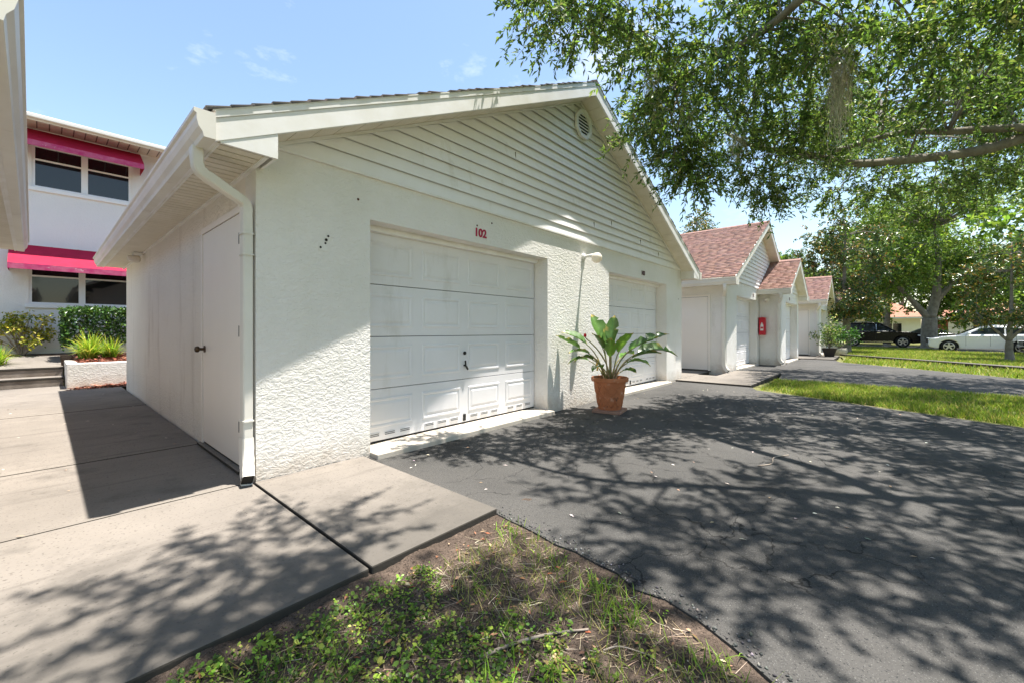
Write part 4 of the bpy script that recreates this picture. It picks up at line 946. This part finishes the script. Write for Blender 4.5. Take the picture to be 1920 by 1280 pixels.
# magnolia on the left, before the black car
b = (28.3, -2.3, -.05)
cl = np.concatenate([blob((28.4, -2.2, 5.3), (1.9, 1.9, 2.7), 34), blob((28.4, -2.4, 2.9), (1.9, 2.0, .9), 14)])
tree('magnolia_tree', 'dark magnolia with yellowing leaves rising right of the last pink roof', b, 1.9, .19, [[(28.3, -2.3, 1.9), (28.4, -2.2, 4), (28.35, -2.25, 7)], [(28.3, -2.3, 1.5), (28.8, -2.9, 2.4), (29.2, -3.4, 3.0)], [(28.3, -2.3, 1.8), (27.8, -1.8, 3), (27.4, -1.4, 3.8)]], cl, .62, 22, 13, .17, .075, MG, [5, 5, 2, 1.3, .9], 'leaf_dark', bark='bark_grey', droop=.15, slen=(.3, .6))
# magnolia near the right edge
b = (24.0, -7.45, -.05)
cl = np.concatenate([blob((24.1, -7.6, 3.6), (1.3, 1.5, 1.5), 26), blob((24.0, -7.3, 1.9), (1.2, 1.4, .45), 8)])
tree('magnolia_tree', 'young magnolia with grey trunk before the white car, right edge', b, .85, .12, [[(24.0, -7.45, .75), (24.05, -7.5, 2.2), (24.0, -7.5, 4.6)], [(24.0, -7.45, .7), (24.1, -7.0, 1.3), (24.2, -6.6, 1.9)], [(24.0, -7.45, .8), (23.9, -7.9, 1.4), (23.8, -8.4, 1.9)]], cl, .5, 20, 13, .14, .06, MG, [5, 4, 3, 2, 1.2], 'leaf_dark', bark='bark_grey', flare=2.2, droop=.15, slen=(.25, .5))
# tree top showing over the red roof
b = (30.6, 6.4, -.05)
tree('magnolia_tree', 'treetop with yellowing leaves peeking over the red shingle roof', b, 4, .2, [[(30.6, 6.4, 4), (30.7, 6.4, 7), (30.6, 6.4, 9.4)], [(30.6, 6.4, 5), (31.2, 5.8, 7), (31.4, 5.6, 8.4)]], blob((30.6, 6.4, 7.6), (1.6, 1.6, 2.6), 26), .6, 20, 12, .17, .08, MG, [5, 4, 2, 2, 1.4], 'leaf_dark')
# trees beyond the road
BG = [((50.5, -1.5, -.1), 3.4, (3.4, 3.8, 2.9), 4.9, 'bright green tree behind the roof of the black car'), ((47.5, -9.5, -.1), 3.0, (3.4, 4.2, 2.8), 4.7, 'light green tree beyond the road over the white car'), ((52, 4.5, -.1), 3.6, (3.8, 4.0, 3.4), 5.6, 'tall tree far behind the last garage of the row'), ((48.5, -4.2, -.1), 4.0, (4.2, 4.6, 3.6), 8.6, 'tallest green tree beyond the road, above the black SUV'), ((29.5, -12.2, -.1), 3.6, (4.4, 4.8, 3.4), 7.2, 'leafy tree right of the young magnolia, trunk outside the picture'), ((54, -16, -.1), 3.4, (4, 5, 3.2), 5.0, 'broad tree beyond the road at the right picture edge'), ((72, -6, -.1), 4, (5, 6, 3.5), 9.5, 'dark tree standing behind the white far houses'), ((75, -20, -.1), 4, (5, 7, 3.5), 9.5, 'dark tree behind the brick-red roof, far right'), ((70, 8, -.1), 4, (5, 6, 3.6), 9.0, 'dark tree behind the far row, left of the road')]
BC = [[(.22, .34, .05), (.31, .42, .07), (.12, .20, .035)], [(.19, .30, .05), (.28, .38, .07), (.10, .17, .035)], [(.11, .18, .04), (.15, .23, .045), (.06, .11, .03)]]
for k, (b, ht, rad, cz, lab) in enumerate(BG):
    c = (b[0], b[1], cz)
    tree('roadside_tree', lab, b, ht, .26, [[(b[0], b[1], ht), (b[0] + .2, b[1], cz + rad[2] * .5)], [(b[0], b[1], ht * .8), (b[0] - .3, b[1] + 1.4, cz)], [(b[0], b[1], ht * .85), (b[0] + .3, b[1] - 1.5, cz)]], blob(c, rad, 56), 1.15, 22, 11, .34, .17, BC[[0, 1, 2, 1, 1, 1, 2, 2, 2][k]], [3, 3, 2], group='trees beyond the road', slen=(.5, 1.0))

# ================================================================== vehicles
def car(name, label, cat, loc, rz, Ln, Wd, Ht, paint, lower, roofpts, belt, wheels, wr, clear, glass, chrome=False, rails=False):
    """side profile: lower = outline above the sills from rear to front (x,z); roofpts = greenhouse (x,z) from rear base over the roof to front base"""
    t = thing(name, label, cat, loc, rz, world=False)
    pts = list(lower); hw = Wd / 2
    # underside with wheel arches, front to rear
    bot = []
    for wx in sorted(wheels, reverse=True):
        bot.append((wx + wr * 1.18, clear))
        for k in range(1, 10): a = math.pi * k / 10; bot.append((wx + wr * 1.18 * math.cos(a), max(clear, wr + wr * 1.14 * math.sin(a) * 1.0 - .02)))
        bot.append((wx - wr * 1.18, clear))
    poly = pts + bot
    MB().prism(poly, 'y', -hw, hw).build('body', paint, t, bevel=.045, smooth=30)
    pbox('underbody', 'rubber', t, min(wheels) - wr * 1.2, max(wheels) + wr * 1.2, -hw + .12, hw - .12, clear + .02, clear + .28, org=(0, 0, 0))
    # greenhouse loft: narrower towards the roof
    zr = max(p[1] for p in roofpts); inset = lambda z: hw - .06 - (z - belt) / (zr - belt) * .17
    m = MB(); n = len(roofpts)
    for sg in (-1, 1):
        for x, z in roofpts: m.v.append((x, sg * inset(z), z))
    m.f.append(tuple(range(n))); m.f.append(tuple(range(n, 2 * n))[::-1])
    for k in range(n): m.f.append((k, n + k, n + (k + 1) % n, (k + 1) % n))
    m.build('cabin', paint, t, bevel=.03, smooth=30)
    for g in glass:      # side windows, both sides, 4 mm proud
        for sg in (-1, 1):
            m = MB(); q = [(x, sg * (inset(z) + .006), z) for x, z in g]
            m.v = q + [(x, y - sg * .012, z) for x, y, z in q]; k = len(g); m.f = [tuple(range(k)), tuple(range(k, 2 * k))[::-1]] + [(a, (a + 1) % k, k + (a + 1) % k, k + a) for a in range(k)]
            w_ = m.build('side_window', 'car_glass', t)
            if chrome: MB().tube([(x, sg * (inset(z) + .008), z - .012) for x, z in sorted(g)[:1] + [p for p in g if p[1] < belt + .12]][:4], .012, 5).build('chrome_strip', 'chrome', w_)
    (xa, za), (xb, zb) = roofpts[-1], roofpts[-2]; (xc, zc), (xd, zd) = roofpts[0], roofpts[1]
    for nm, (x0, z0, x1, z1, s) in (('windshield', (xa, za, xb, zb, 1)), ('rear_window', (xc, zc, xd, zd, -1))):
        y0, y1 = inset(z0) - .07, inset(z1) - .07; f = lambda a, b, u: a + (b - a) * u; dx = .012 * s
        MB().slab([(f(x0, x1, .08) + dx, -y0, f(z0, z1, .08) + .01), (f(x0, x1, .08) + dx, y0, f(z0, z1, .08) + .01), (f(x0, x1, .9) + dx, y1, f(z0, z1, .9) + .01), (f(x0, x1, .9) + dx, -y1, f(z0, z1, .9) + .01)][::s], .02).build(nm, 'car_glass', t)
    for wx in wheels:
        for sg in (-1, 1):
            y = sg * (hw - .11)
            wl = MB().lathe([(wr * .62, -.10), (wr * .93, -.11), (wr, -.07), (wr, .07), (wr * .93, .11), (wr * .62, .10)], (wx, y, wr), 22, 'y').build('wheel', 'rubber', t, smooth=40)
            m = MB().lathe([(wr * .68, 0), (wr * .68, sg * .012), (wr * .60, sg * .015), (wr * .58, 0)], (wx, y + sg * .095, wr), 22, 'y')
            m.build('rim', 'alloy', wl, smooth=40)
            MB().lathe([(wr * .585, 0), (wr * .585, sg * .006)], (wx, y + sg * .092, wr), 22, 'y').build('rim_well', 'rubber', wl)
            m = MB()
            for k in range(5):
                a = 2 * math.pi * k / 5 + .3; c, s_ = math.cos(a), math.sin(a); r1 = wr * .6
                m.slab([(wx - s_ * .045, y + sg * .108, wr + c * .045), (wx - s_ * .035 + c * r1, y + sg * .108, wr + c * .035 + s_ * r1), (wx + s_ * .035 + c * r1, y + sg * .108, wr - c * .035 + s_ * r1), (wx + s_ * .045, y + sg * .108, wr - c * .045)], .012)
            m.lathe([(.07, sg * .098), (.06, sg * .115)], (wx, y, wr), 12, 'y'); m.build('spokes', 'alloy', wl)
    xf = max(p[0] for p in lower); xr = min(p[0] for p in lower)
    zl = belt - .22
    for sg in (-1, 1):
        pbox('headlight', 'lamp_clear', t, xf - .34, xf - .02, sg * (hw - .30), sg * (hw + .004), zl - .10, zl + .02, bevel=.02, org=(0, 0, 0))
        pbox('taillight', 'tail_red', t, xr + .01, xr + .26, sg * (hw - .22), sg * (hw + .005), belt - .22, belt - .05, bevel=.02, org=(0, 0, 0))
        mx_ = roofpts[-1][0] - .45
        MB().lathe([(.02, -.10), (.07, -.07), (.08, 0), (.07, .07), (.02, .09)], (mx_, sg * (hw + .07), belt + .06), 10, 'y').build('mirror', paint, t, smooth='all')
        for hx in (mx_ - .62, mx_ - 1.55): pbox('door_handle', 'chrome' if chrome else paint, t, hx - .1, hx + .1, sg * (hw - .001), sg * (hw + .025), belt - .10, belt - .07, org=(0, 0, 0))
        for hx in (mx_ + .12, mx_ - .80, mx_ - 1.72): pbox('door_seam', 'dark_gap', t, hx - .005, hx + .005, sg * (hw - .004), sg * (hw + .0015), clear + .16, belt - .03, org=(0, 0, 0))
        if chrome: pbox('sill_trim', 'chrome', t, min(wheels) + wr * 1.3, max(wheels) - wr * 1.3, sg * (hw - .002), sg * (hw + .012), clear + .10, clear + .125, org=(0, 0, 0))
        if rails: MB().tube([(roofpts[1][0] + .3, sg * (inset(zr) - .06), zr - .02), (roofpts[1][0] + .4, sg * (inset(zr) - .06), zr + .05), (roofpts[-2][0] - .5, sg * (inset(zr) - .06), zr + .05), (roofpts[-2][0] - .3, sg * (inset(zr) - .06), zr - .02)], .02, 6).build('roof_rail', 'chrome', t)
    pbox('grille', 'black_metal', t, xf - .03, xf + .012, -hw * .5, hw * .5, clear + .3, zl, org=(0, 0, 0)); pbox('number_plate', 'label_white', t, xr - .008, xr + .02, -.16, .16, belt - .45, belt - .33, org=(0, 0, 0))
    return t
# big black SUV, nose to the right
car('parked_suv', 'large black SUV with chrome trim parked beyond the lawn', 'suv', (42.0, -3.55, -.09), R(-90), 5.1, 1.98, 1.86, 'car_black',
    [(-2.5, .34), (-2.56, .75), (-2.50, 1.10), (-2.42, 1.18), (1.0, 1.16), (1.85, 1.13), (2.3, 1.05), (2.5, .90), (2.55, .60), (2.50, .36)],
    [(-2.44, 1.15), (-2.22, 1.72), (-1.95, 1.85), (-.4, 1.88), (.15, 1.83), (1.15, 1.14)], 1.16, (-1.42, 1.43), .41, .30,
    [[(-2.2, 1.24), (-1.1, 1.22), (-1.1, 1.74), (-2.0, 1.70)], [(-1.04, 1.22), (-.12, 1.21), (-.14, 1.76), (-1.04, 1.75)], [(-.04, 1.21), (.86, 1.20), (.14, 1.72), (-.06, 1.75)]], chrome=True, rails=True)
car('parked_crossover', 'white crossover car parked behind the young magnolia', 'car', (34.5, -8.05, -.09), R(90), 4.5, 1.82, 1.5, 'car_white',
    [(-2.1, .32), (-2.18, .60), (-2.12, .92), (-1.95, 1.02), (.8, .98), (1.5, .93), (2.0, .80), (2.2, .66), (2.24, .45), (2.18, .30)],
    [(-2.0, 1.0), (-1.72, 1.30), (-1.2, 1.46), (-.3, 1.50), (.1, 1.46), (1.05, .97)], 1.0, (-1.32, 1.38), .345, .22,
    [[(-1.7, 1.08), (-.78, 1.05), (-.78, 1.38), (-1.25, 1.36), (-1.5, 1.25)], [(-.72, 1.05), (.70, 1.03), (.08, 1.36), (-.2, 1.40), (-.72, 1.39)]], rails=True)
car('parked_car', 'dark car half hidden behind the thick oak trunk', 'car', (52.5, -6.6, -.05), R(90), 4.6, 1.8, 1.45, 'car_dark',
    [(-2.2, .32), (-2.26, .6), (-2.2, .9), (-1.9, .96), (.8, .93), (1.6, .86), (2.1, .72), (2.26, .5), (2.2, .3)],
    [(-1.9, .94), (-1.2, 1.36), (-.4, 1.44), (.1, 1.40), (1.0, .92)], .94, (-1.35, 1.4), .33, .22, [[(-1.4, 1.0), (.6, .98), (.0, 1.34), (-.4, 1.37), (-1.15, 1.31)]])
car('parked_van', 'grey van with sloping nose seen beyond the bonnet of the SUV', 'van', (53.0, -3.3, -.05), R(-90), 4.8, 1.9, 2.0, 'car_grey',
    [(-2.3, .34), (-2.36, .8), (-2.3, 1.15), (1.2, 1.12), (2.0, 1.0), (2.35, .75), (2.38, .45), (2.3, .32)],
    [(-2.28, 1.12), (-2.15, 1.9), (-1.9, 2.0), (.3, 2.0), (.6, 1.93), (1.6, 1.08)], 1.13, (-1.4, 1.5), .36, .24, [[(-2.0, 1.25), (-.4, 1.25), (-.4, 1.8), (-1.95, 1.8)], [(-.3, 1.25), (1.1, 1.2), (.55, 1.82), (-.3, 1.82)]])
car('parked_car', 'dark car cut off by the right picture edge', 'car', (30.9, -9.9, -.09), R(90), 4.6, 1.8, 1.45, 'car_dark',
    [(-2.2, .32), (-2.26, .6), (-2.2, .9), (-1.9, .96), (.8, .93), (1.6, .86), (2.1, .72), (2.26, .5), (2.2, .3)],
    [(-1.9, .94), (-1.2, 1.36), (-.4, 1.44), (.1, 1.40), (1.0, .92)], .94, (-1.35, 1.4), .33, .22, [[(-1.4, 1.0), (.6, .98), (.0, 1.34), (-.4, 1.37), (-1.15, 1.31)]]).location = (31.2, -11.2, -.09)

# ================================================================== far houses across the road
def house(label, x, y0, y1, wallm, roofm, rh):
    h = thing('far_house', label, 'house', (x, (y0 + y1) / 2, -.05), group='houses across the road')
    x1 = x + 8; zt_ = 2.7
    pbox('wall', wallm, h, x, x1, y0, y1, -.1, zt_)
    ym = (y0 + y1) / 2; o = .5
    m = MB(); m.slab([(x - o, y1 + o, zt_ - .1), (x - o, y0 - o, zt_ - .1), (x + 4, y0 + 2, zt_ + rh), (x + 4, y1 - 2, zt_ + rh)], .12); m.slab([(x1 + o, y0 - o, zt_ - .1), (x1 + o, y1 + o, zt_ - .1), (x + 4, y1 - 2, zt_ + rh), (x + 4, y0 + 2, zt_ + rh)], .12)
    m.slab([(x - o, y0 - o, zt_ - .1), (x1 + o, y0 - o, zt_ - .1), (x + 4, y0 + 2, zt_ + rh)], .12); m.slab([(x1 + o, y1 + o, zt_ - .1), (x - o, y1 + o, zt_ - .1), (x + 4, y1 - 2, zt_ + rh)], .12); m.build('roof', roofm, h)
    pbox('fascia', 'house_white', h, x - o - .03, x - o + .02, y0 - o, y1 + o, zt_ - .27, zt_ - .08)
    d = pbox('garage_door', 'garage_door', h, x - .04, x - .002, ym + .4, ym + 2.9, -.05, 2.1)
    for k in range(3): pbox('door_groove', 'dark_gap', d, x - .045, x - .041, ym + .4, ym + 2.9, .45 + k * .53, .465 + k * .53)
    fr = pbox('window', 'window_frame', h, x - .05, x - .002, ym - 2.6, ym - 1.0, .9, 2.0); pbox('pane', 'window_glass', fr, x - .055, x - .051, ym - 2.52, ym - 1.84, .98, 1.92); pbox('pane', 'window_glass', fr, x - .055, x - .051, ym - 1.76, ym - 1.08, .98, 1.92)
    return h
house('white far house with garage door behind the black SUV', 60, -7.0, 1.0, 'house_white', 'house_roof', 1.7)
house('brick far house with terracotta roof right of the thick oak trunk', 62, -15.5, -8.6, 'brick', 'house_roof', 1.7)
house('white far house at the right edge behind the white car', 58, -26.5, -17.2, 'house_white', 'house_roof', 1.7)

# ================================================================== pots beside the small garage
pb = thing('planter_pot', 'tapered black pot in front of the small garage corner', 'pot', (22.3, -1.95, 0), world=False)
m = MB()
def frus(a, b, z0, z1): 
    i = len(m.v); m.v += [(sx * a, sy * a, z0) for sx, sy in ((-1, -1), (1, -1), (1, 1), (-1, 1))] + [(sx * b, sy * b, z1) for sx, sy in ((-1, -1), (1, -1), (1, 1), (-1, 1))]
    for k in range(4): m.f.append((i + k, i + (k + 1) % 4, i + 4 + (k + 1) % 4, i + 4 + k))
    m.f.append((i + 3, i + 2, i + 1, i)); m.f.append((i + 4, i + 5, i + 6, i + 7))
frus(.16, .25, 0, .33); m.build('body', 'pot_black', pb, bevel=.01); m = MB(); frus(.27, .275, .331, .37); m.build('rim', 'pot_black', pb, bevel=.006)
m = MB(); frus(.22, .22, .3705, .375); m.build('soil', 'potting_soil', pb)
def potted(label, base, rad, h, n, cols, wts, sz):
    t = thing('potted_shrub', label, 'shrub', base); bx, by, bz = base
    c = rng.normal(0, 1, (22, 3)) * [rad * .5, rad * .5, h * .24] + [bx, by, bz + h * .6]; c[:, 2] = np.maximum(c[:, 2], bz + .12)
    stems(t, base, [tuple(q) for q in c], .012, org=t.location)
    V, Fq, Cc = leaf_cloud(n, lambda k: c[rng.integers(0, 22, k)] + rng.normal(0, rad * .22, (k, 3)), sz, cols, wts); np_mesh('foliage', V, Fq, Cc, 'leaf', t, org=t.location)
potted('pale flowering shrub in the black pot', (22.3, -1.95, .375), .42, 1.05, 700, [(.10, .18, .03), (.20, .28, .05), (.55, .52, .30), (.05, .10, .02)], [4, 3, 2, 2], (.10, .055))
ps = thing('planter_pot', 'pale stone pot right of the black pot', 'pot', (24.6, -2.2, -.03), world=False)
MB().lathe([(.2, 0), (.28, .12), (.30, .26), (.27, .34), (.24, .34), (.2, .28)], seg=16).build('body', 'pot_stone', ps, smooth=50); MB().lathe([(.22, .30), (.01, .32)], seg=16).build('soil', 'potting_soil', ps)
potted('rounded dark green shrub in the pale stone pot', (24.6, -2.2, .28), .5, .85, 900, [(.03, .09, .02), (.05, .13, .025), (.10, .19, .03)], [4, 4, 1], (.10, .06))

# ================================================================== grass, weeds, litter
def lawn_blades(name, poly, n, h, w_, z, cols, wts, label, seed, bare=-.25):
    p = scatter(poly, n); k = vnoise(p, .8, seed); p = p[(k > bare) | (rng.random(len(p)) < .4)]; n = len(p)
    a = rng.uniform(0, 2 * np.pi, n); hh = h * rng.uniform(.5, 1.3, n); ln = rng.normal(0, .45, (n, 2)) * hh[:, None]
    sd = np.stack([np.cos(a), np.sin(a)], 1) * w_ * .5
    V = np.stack([np.column_stack([p - sd, np.full(n, z)]), np.column_stack([p + sd, np.full(n, z)]), np.column_stack([p + ln, z + hh])], 1).reshape(-1, 3)
    c = np.repeat(pal(n, cols, wts, .2), 3, 0); o = np_mesh(name, V, np.arange(3 * n).reshape(-1, 3), c, 'grass'); o['kind'] = 'stuff'; o['label'] = label; o['category'] = 'grass'; return o
GC = [(.22, .32, .04), (.31, .38, .06), (.46, .40, .14), (.13, .21, .03)]
lawn_blades('grass', [(8.45, -1.8), (10.7, -1.75), (10.35, -5.5), (9.9, -9), (5.5, -9), (6.93, -4.9)], 60000, .075, .014, -.036, GC, [4, 4, 3.2, 3], 'sunny grass strip between the two asphalt drives', 3)
lawn_blades('grass', [(18.9, -2.6), (23.4, -2.5), (30, -2.4), (37.6, -1.6), (36.5, -6), (33, -7), (31.5, -14), (13.5, -14), (14.95, -6.25), (17.14, -4.26)], 70000, .11, .03, -.041, GC, [4, 4, 3.2, 3], 'sunny far lawn below the trees', 5)
# weeds on the bare verge in front
VERGE = [(-1.35, -1.78), (.84, -1.78), (.70, -2.86), (.50, -3.32), (.30, -4.2), (-1.35, -4.2)]
p = scatter(VERGE, 9000); kx = .8 * vnoise(p, 1.9, 6.4) + .6 * vnoise(p, 6.5, 1.4) + .52 - .85 * np.clip((p[:, 0] - .25) / .5, 0, 1) + .45 * np.clip((-.1 - p[:, 0]), 0, .6) - .8 * np.clip((p[:, 1] + 1.90) / .12, 0, 1)
p = p[(kx > .34) | ((kx > .1) & (rng.random(len(p)) < .10))]
WC = [(.19, .33, .04), (.30, .43, .06), (.10, .19, .03), (.45, .47, .10), (.34, .26, .12)]
n = len(p); nl = 5; pi = np.repeat(np.arange(n), nl); hgt = rng.uniform(.002, .034, n * nl) * np.repeat(rng.uniform(.3, 1.3, n), nl)
base = np.column_stack([p, [soilz(a, b) for a, b in p]])[pi]; base[:, :2] += rng.normal(0, .012, (n * nl, 2)); base[:, 2] += hgt
a = rng.uniform(0, 2 * np.pi, n * nl); d = np.column_stack([np.cos(a), np.sin(a), rng.uniform(-.1, .5, n * nl)]); nr = np.column_stack([rng.normal(0, .35, (n * nl, 2)), np.ones(n * nl)])
ln = rng.uniform(.007, .019, n * nl) * np.repeat(rng.choice([.7, 1.0, 1.45], n, p=[.4, .45, .15]), nl); d[:, 2] += rng.normal(0, .35, n * nl); nr[:, :2] *= 1.7; s = unit(np.cross(d, nr)); dd = unit(d); nn = unit(np.cross(s, dd)); L1 = ln[:, None]
V = np.stack([base, base + dd * L1 * .4 + s * L1 * .34 + nn * L1 * .06, base + dd * L1 * .8 + s * L1 * .28 + nn * L1 * .05, base + dd * L1, base + dd * L1 * .8 - s * L1 * .28 + nn * L1 * .05, base + dd * L1 * .4 - s * L1 * .34 + nn * L1 * .06], 1).reshape(-1, 3)
i = np.arange(n * nl)[:, None] * 6; Fq = np.concatenate([i + np.array([[0, 3, 2, 1]]), i + np.array([[0, 5, 4, 3]])], 0)
cw = pal(n, WC, [4, 3, 4, 1.8, 1.0], .3)[pi] * rng.uniform(.85, 1.15, (n * nl, 1))
o = np_mesh('weeds', V, Fq, np.repeat(cw, 6, 0), 'leaf'); o['kind'] = 'stuff'; o['label'] = 'low leafy weeds covering the bare verge'; o['category'] = 'weeds'
# thin grass mixed in
q = scatter(VERGE, 9500); kq = vnoise(q, 2.2, 9.4); q = q[(kq > -.15) & (q[:, 1] < -1.9)]; n = len(q); z = np.array([soilz(a, b) for a, b in q]); hh = rng.uniform(.025, .075, n); a = rng.uniform(0, 2 * np.pi, n); sd = np.stack([np.cos(a), np.sin(a)], 1) * .0022; le = rng.normal(0, .65, (n, 2)) * hh[:, None]
V = np.stack([np.column_stack([q - sd, z - .004]), np.column_stack([q + sd, z - .004]), np.column_stack([q + le, z + hh])], 1).reshape(-1, 3)
o = np_mesh('verge_grass', V, np.arange(3 * n).reshape(-1, 3), np.repeat(pal(n, [(.20, .30, .04), (.38, .34, .12), (.45, .36, .20)], [4, 2, 2]), 3, 0), 'grass'); o['kind'] = 'stuff'; o['label'] = 'thin grass blades among the weeds'; o['category'] = 'grass'
# grass tufts that can be picked out along the asphalt edge
for k, (x, y, h, nb, lab) in enumerate([(.52, -2.78, .12, 60, 'green grass tuft at the middle of the asphalt edge'), (.60, -2.62, .10, 45, 'spiky grass tuft just left of the larger edge tuft'), (.05, -2.72, .15, 26, 'upright grass tuft in the bare soil at the bottom'), (.50, -3.12, .10, 40, 'last grass tuft on the asphalt edge at the bottom'), (.76, -1.93, .09, 40, 'small bright tuft beside the slab corner'), (.70, -2.30, .07, 34, 'small yellowish tuft on the asphalt edge'), (-.10, -2.62, .14, 22, 'thin upright tuft left of the bare patch')]):
    t = thing('grass_tuft', lab, 'grass tuft', (x, y, soilz(x, y)), group='grass tufts on the verge', world=False)
    blades('foliage', (0, 0, -.005), nb, h, .005, .9, [(.20, .34, .035), (.30, .40, .06), (.12, .24, .03)], [3, 2, 2], t, (0, 0, 0), seg=3)
DC = [(.30, .15, .08), (.42, .26, .15), (.20, .11, .07), (.48, .36, .24), (.36, .12, .06)]
chips('fallen_leaves', 480, lambda n: scatter(VERGE, n), lambda p: np.array([soilz(a, b) for a, b in p]) + rng.uniform(.003, .016, len(p)), (.032, .012), 'litter', DC, [3, 3, 2, 2, 2], 'brown oak leaves lying on the verge', 'leaf litter', .35)
chips('fallen_leaves', 170, lambda n: np.concatenate([scatter([(1.0, -.2), (8, -.2), (8, -1.8), (6.5, -5), (1, -5)], n - 40), scatter([(-2, 0), (-.1, 0), (-.1, 7), (-2, 7)], 40)]), lambda p: np.where(p[:, 0] < 0, .006, -.026), (.035, .014), 'litter', [(.55, .50, .42), (.40, .28, .18), (.62, .58, .50)], [3, 2, 2], 'scattered pale leaf bits on asphalt and patio', 'leaf litter', .15)
chips('soil_debris', 6500, lambda n: scatter(VERGE, n), lambda p: np.array([soilz(a, b) for a, b in p]) + rng.uniform(.001, .009, len(p)), (.012, .006), 'litter', [(.07, .05, .04), (.16, .11, .08), (.28, .20, .15), (.40, .32, .25), (.04, .03, .025)], [4, 3, 2, 1, 3], 'bark crumbs and debris on the bare soil', 'debris', .7)
# dry roots and straw
n = 1700; q = scatter([(-.9, -1.9), (.8, -1.85), (.66, -2.9), (.35, -3.6), (-.4, -3.4)], n); z = np.array([soilz(a, b) for a, b in q]) + .004; a = rng.uniform(0, 6.28, n); D = np.column_stack([np.cos(a), np.sin(a), rng.uniform(-.02, .1, n)])
TV, TF, _ = tubes_np(np.column_stack([q, z]), unit(D), rng.uniform(.03, .12, n), rng.uniform(.0, .1, n), rng.uniform(.0009, .002, n))
o = np_mesh('straw', TV, TF, np.repeat(pal(n, [(.42, .32, .22), (.26, .19, .13), (.55, .46, .34)], [3, 3, 2]), 12, 0), 'litter'); o['kind'] = 'stuff'; o['label'] = 'dry straw and rootlets on the bare soil'; o['category'] = 'straw'
for pts, r, lab in [([(-.02, -2.47), (.12, -2.52), (.26, -2.60), (.36, -2.70)], .008, 'longest grey twig lying across the bare soil'), ([(-.42, -2.18), (-.36, -2.27), (-.33, -2.36)], .004, 'short pale twig among the weeds'), ([(.14, -2.42), (.10, -2.50), (.02, -2.56)], .0035, 'thin twig crossing the longest twig'), ([(.30, -2.80), (.36, -2.84), (.40, -2.95)], .004, 'twig near the asphalt edge at the bottom')]:
    P3 = [(x, y, soilz(x, y) + r + .003) for x, y in pts]
    tag(MB().tube(smooth_path(P3, 4), list(np.linspace(r, r * .5, 4 * (len(pts) - 1) + 1)), 6).build('fallen_twig', 'twig', None, smooth='all', org=P3[0]), lab, 'twig', 'twigs on the verge')
tw = [(3.05, -2.78), (3.2, -2.86), (3.42, -2.84), (3.6, -2.93)]; P3 = [(x, y, -.024) for x, y in tw]
tag(MB().tube(smooth_path(P3, 4), .005, 6).build('fallen_twig', 'twig', None, smooth='all', org=P3[0]), 'curved twig lying on the asphalt drive', 'twig', 'twigs on the verge')
# crumbled asphalt along the drive edge
E1 = [np.array(q) for q in DRIVE1 if q[0] < 1.0 and q[1] > -4.5]; n = 1500; e = np.array(E1)[rng.integers(0, len(E1), n)] + rng.normal(0, .045, (n, 2)); e[:, 1] += rng.uniform(-.06, .06, n)
sz = rng.uniform(.002, .008, n) * rng.uniform(.6, 1.3, n); zc = np.where(in_poly(e, DRIVE1), -.03, -.055) + sz * .3
oc = np.array([(1, 0, 0), (0, 1, 0), (-1, 0, 0), (0, -1, 0), (0, 0, 1), (0, 0, -1)]); V = (np.column_stack([e, zc])[:, None] + (oc[None] + rng.normal(0, .22, (n, 6, 3))) * sz[:, None, None]).reshape(-1, 3); i = np.arange(n)[:, None] * 6
Fq = np.concatenate([i + np.array([f]) for f in ((0, 1, 4), (1, 2, 4), (2, 3, 4), (3, 0, 4), (1, 0, 5), (2, 1, 5), (3, 2, 5), (0, 3, 5))], 0)
o = np_mesh('asphalt_crumbs', V, Fq, np.repeat(pal(n, [(.06, .06, .06), (.12, .115, .11), (.28, .26, .24)], [4, 3, 1.2]), 6, 0), 'litter'); o['kind'] = 'stuff'; o['label'] = 'crumbled asphalt grit along the drive edge'; o['category'] = 'gravel'
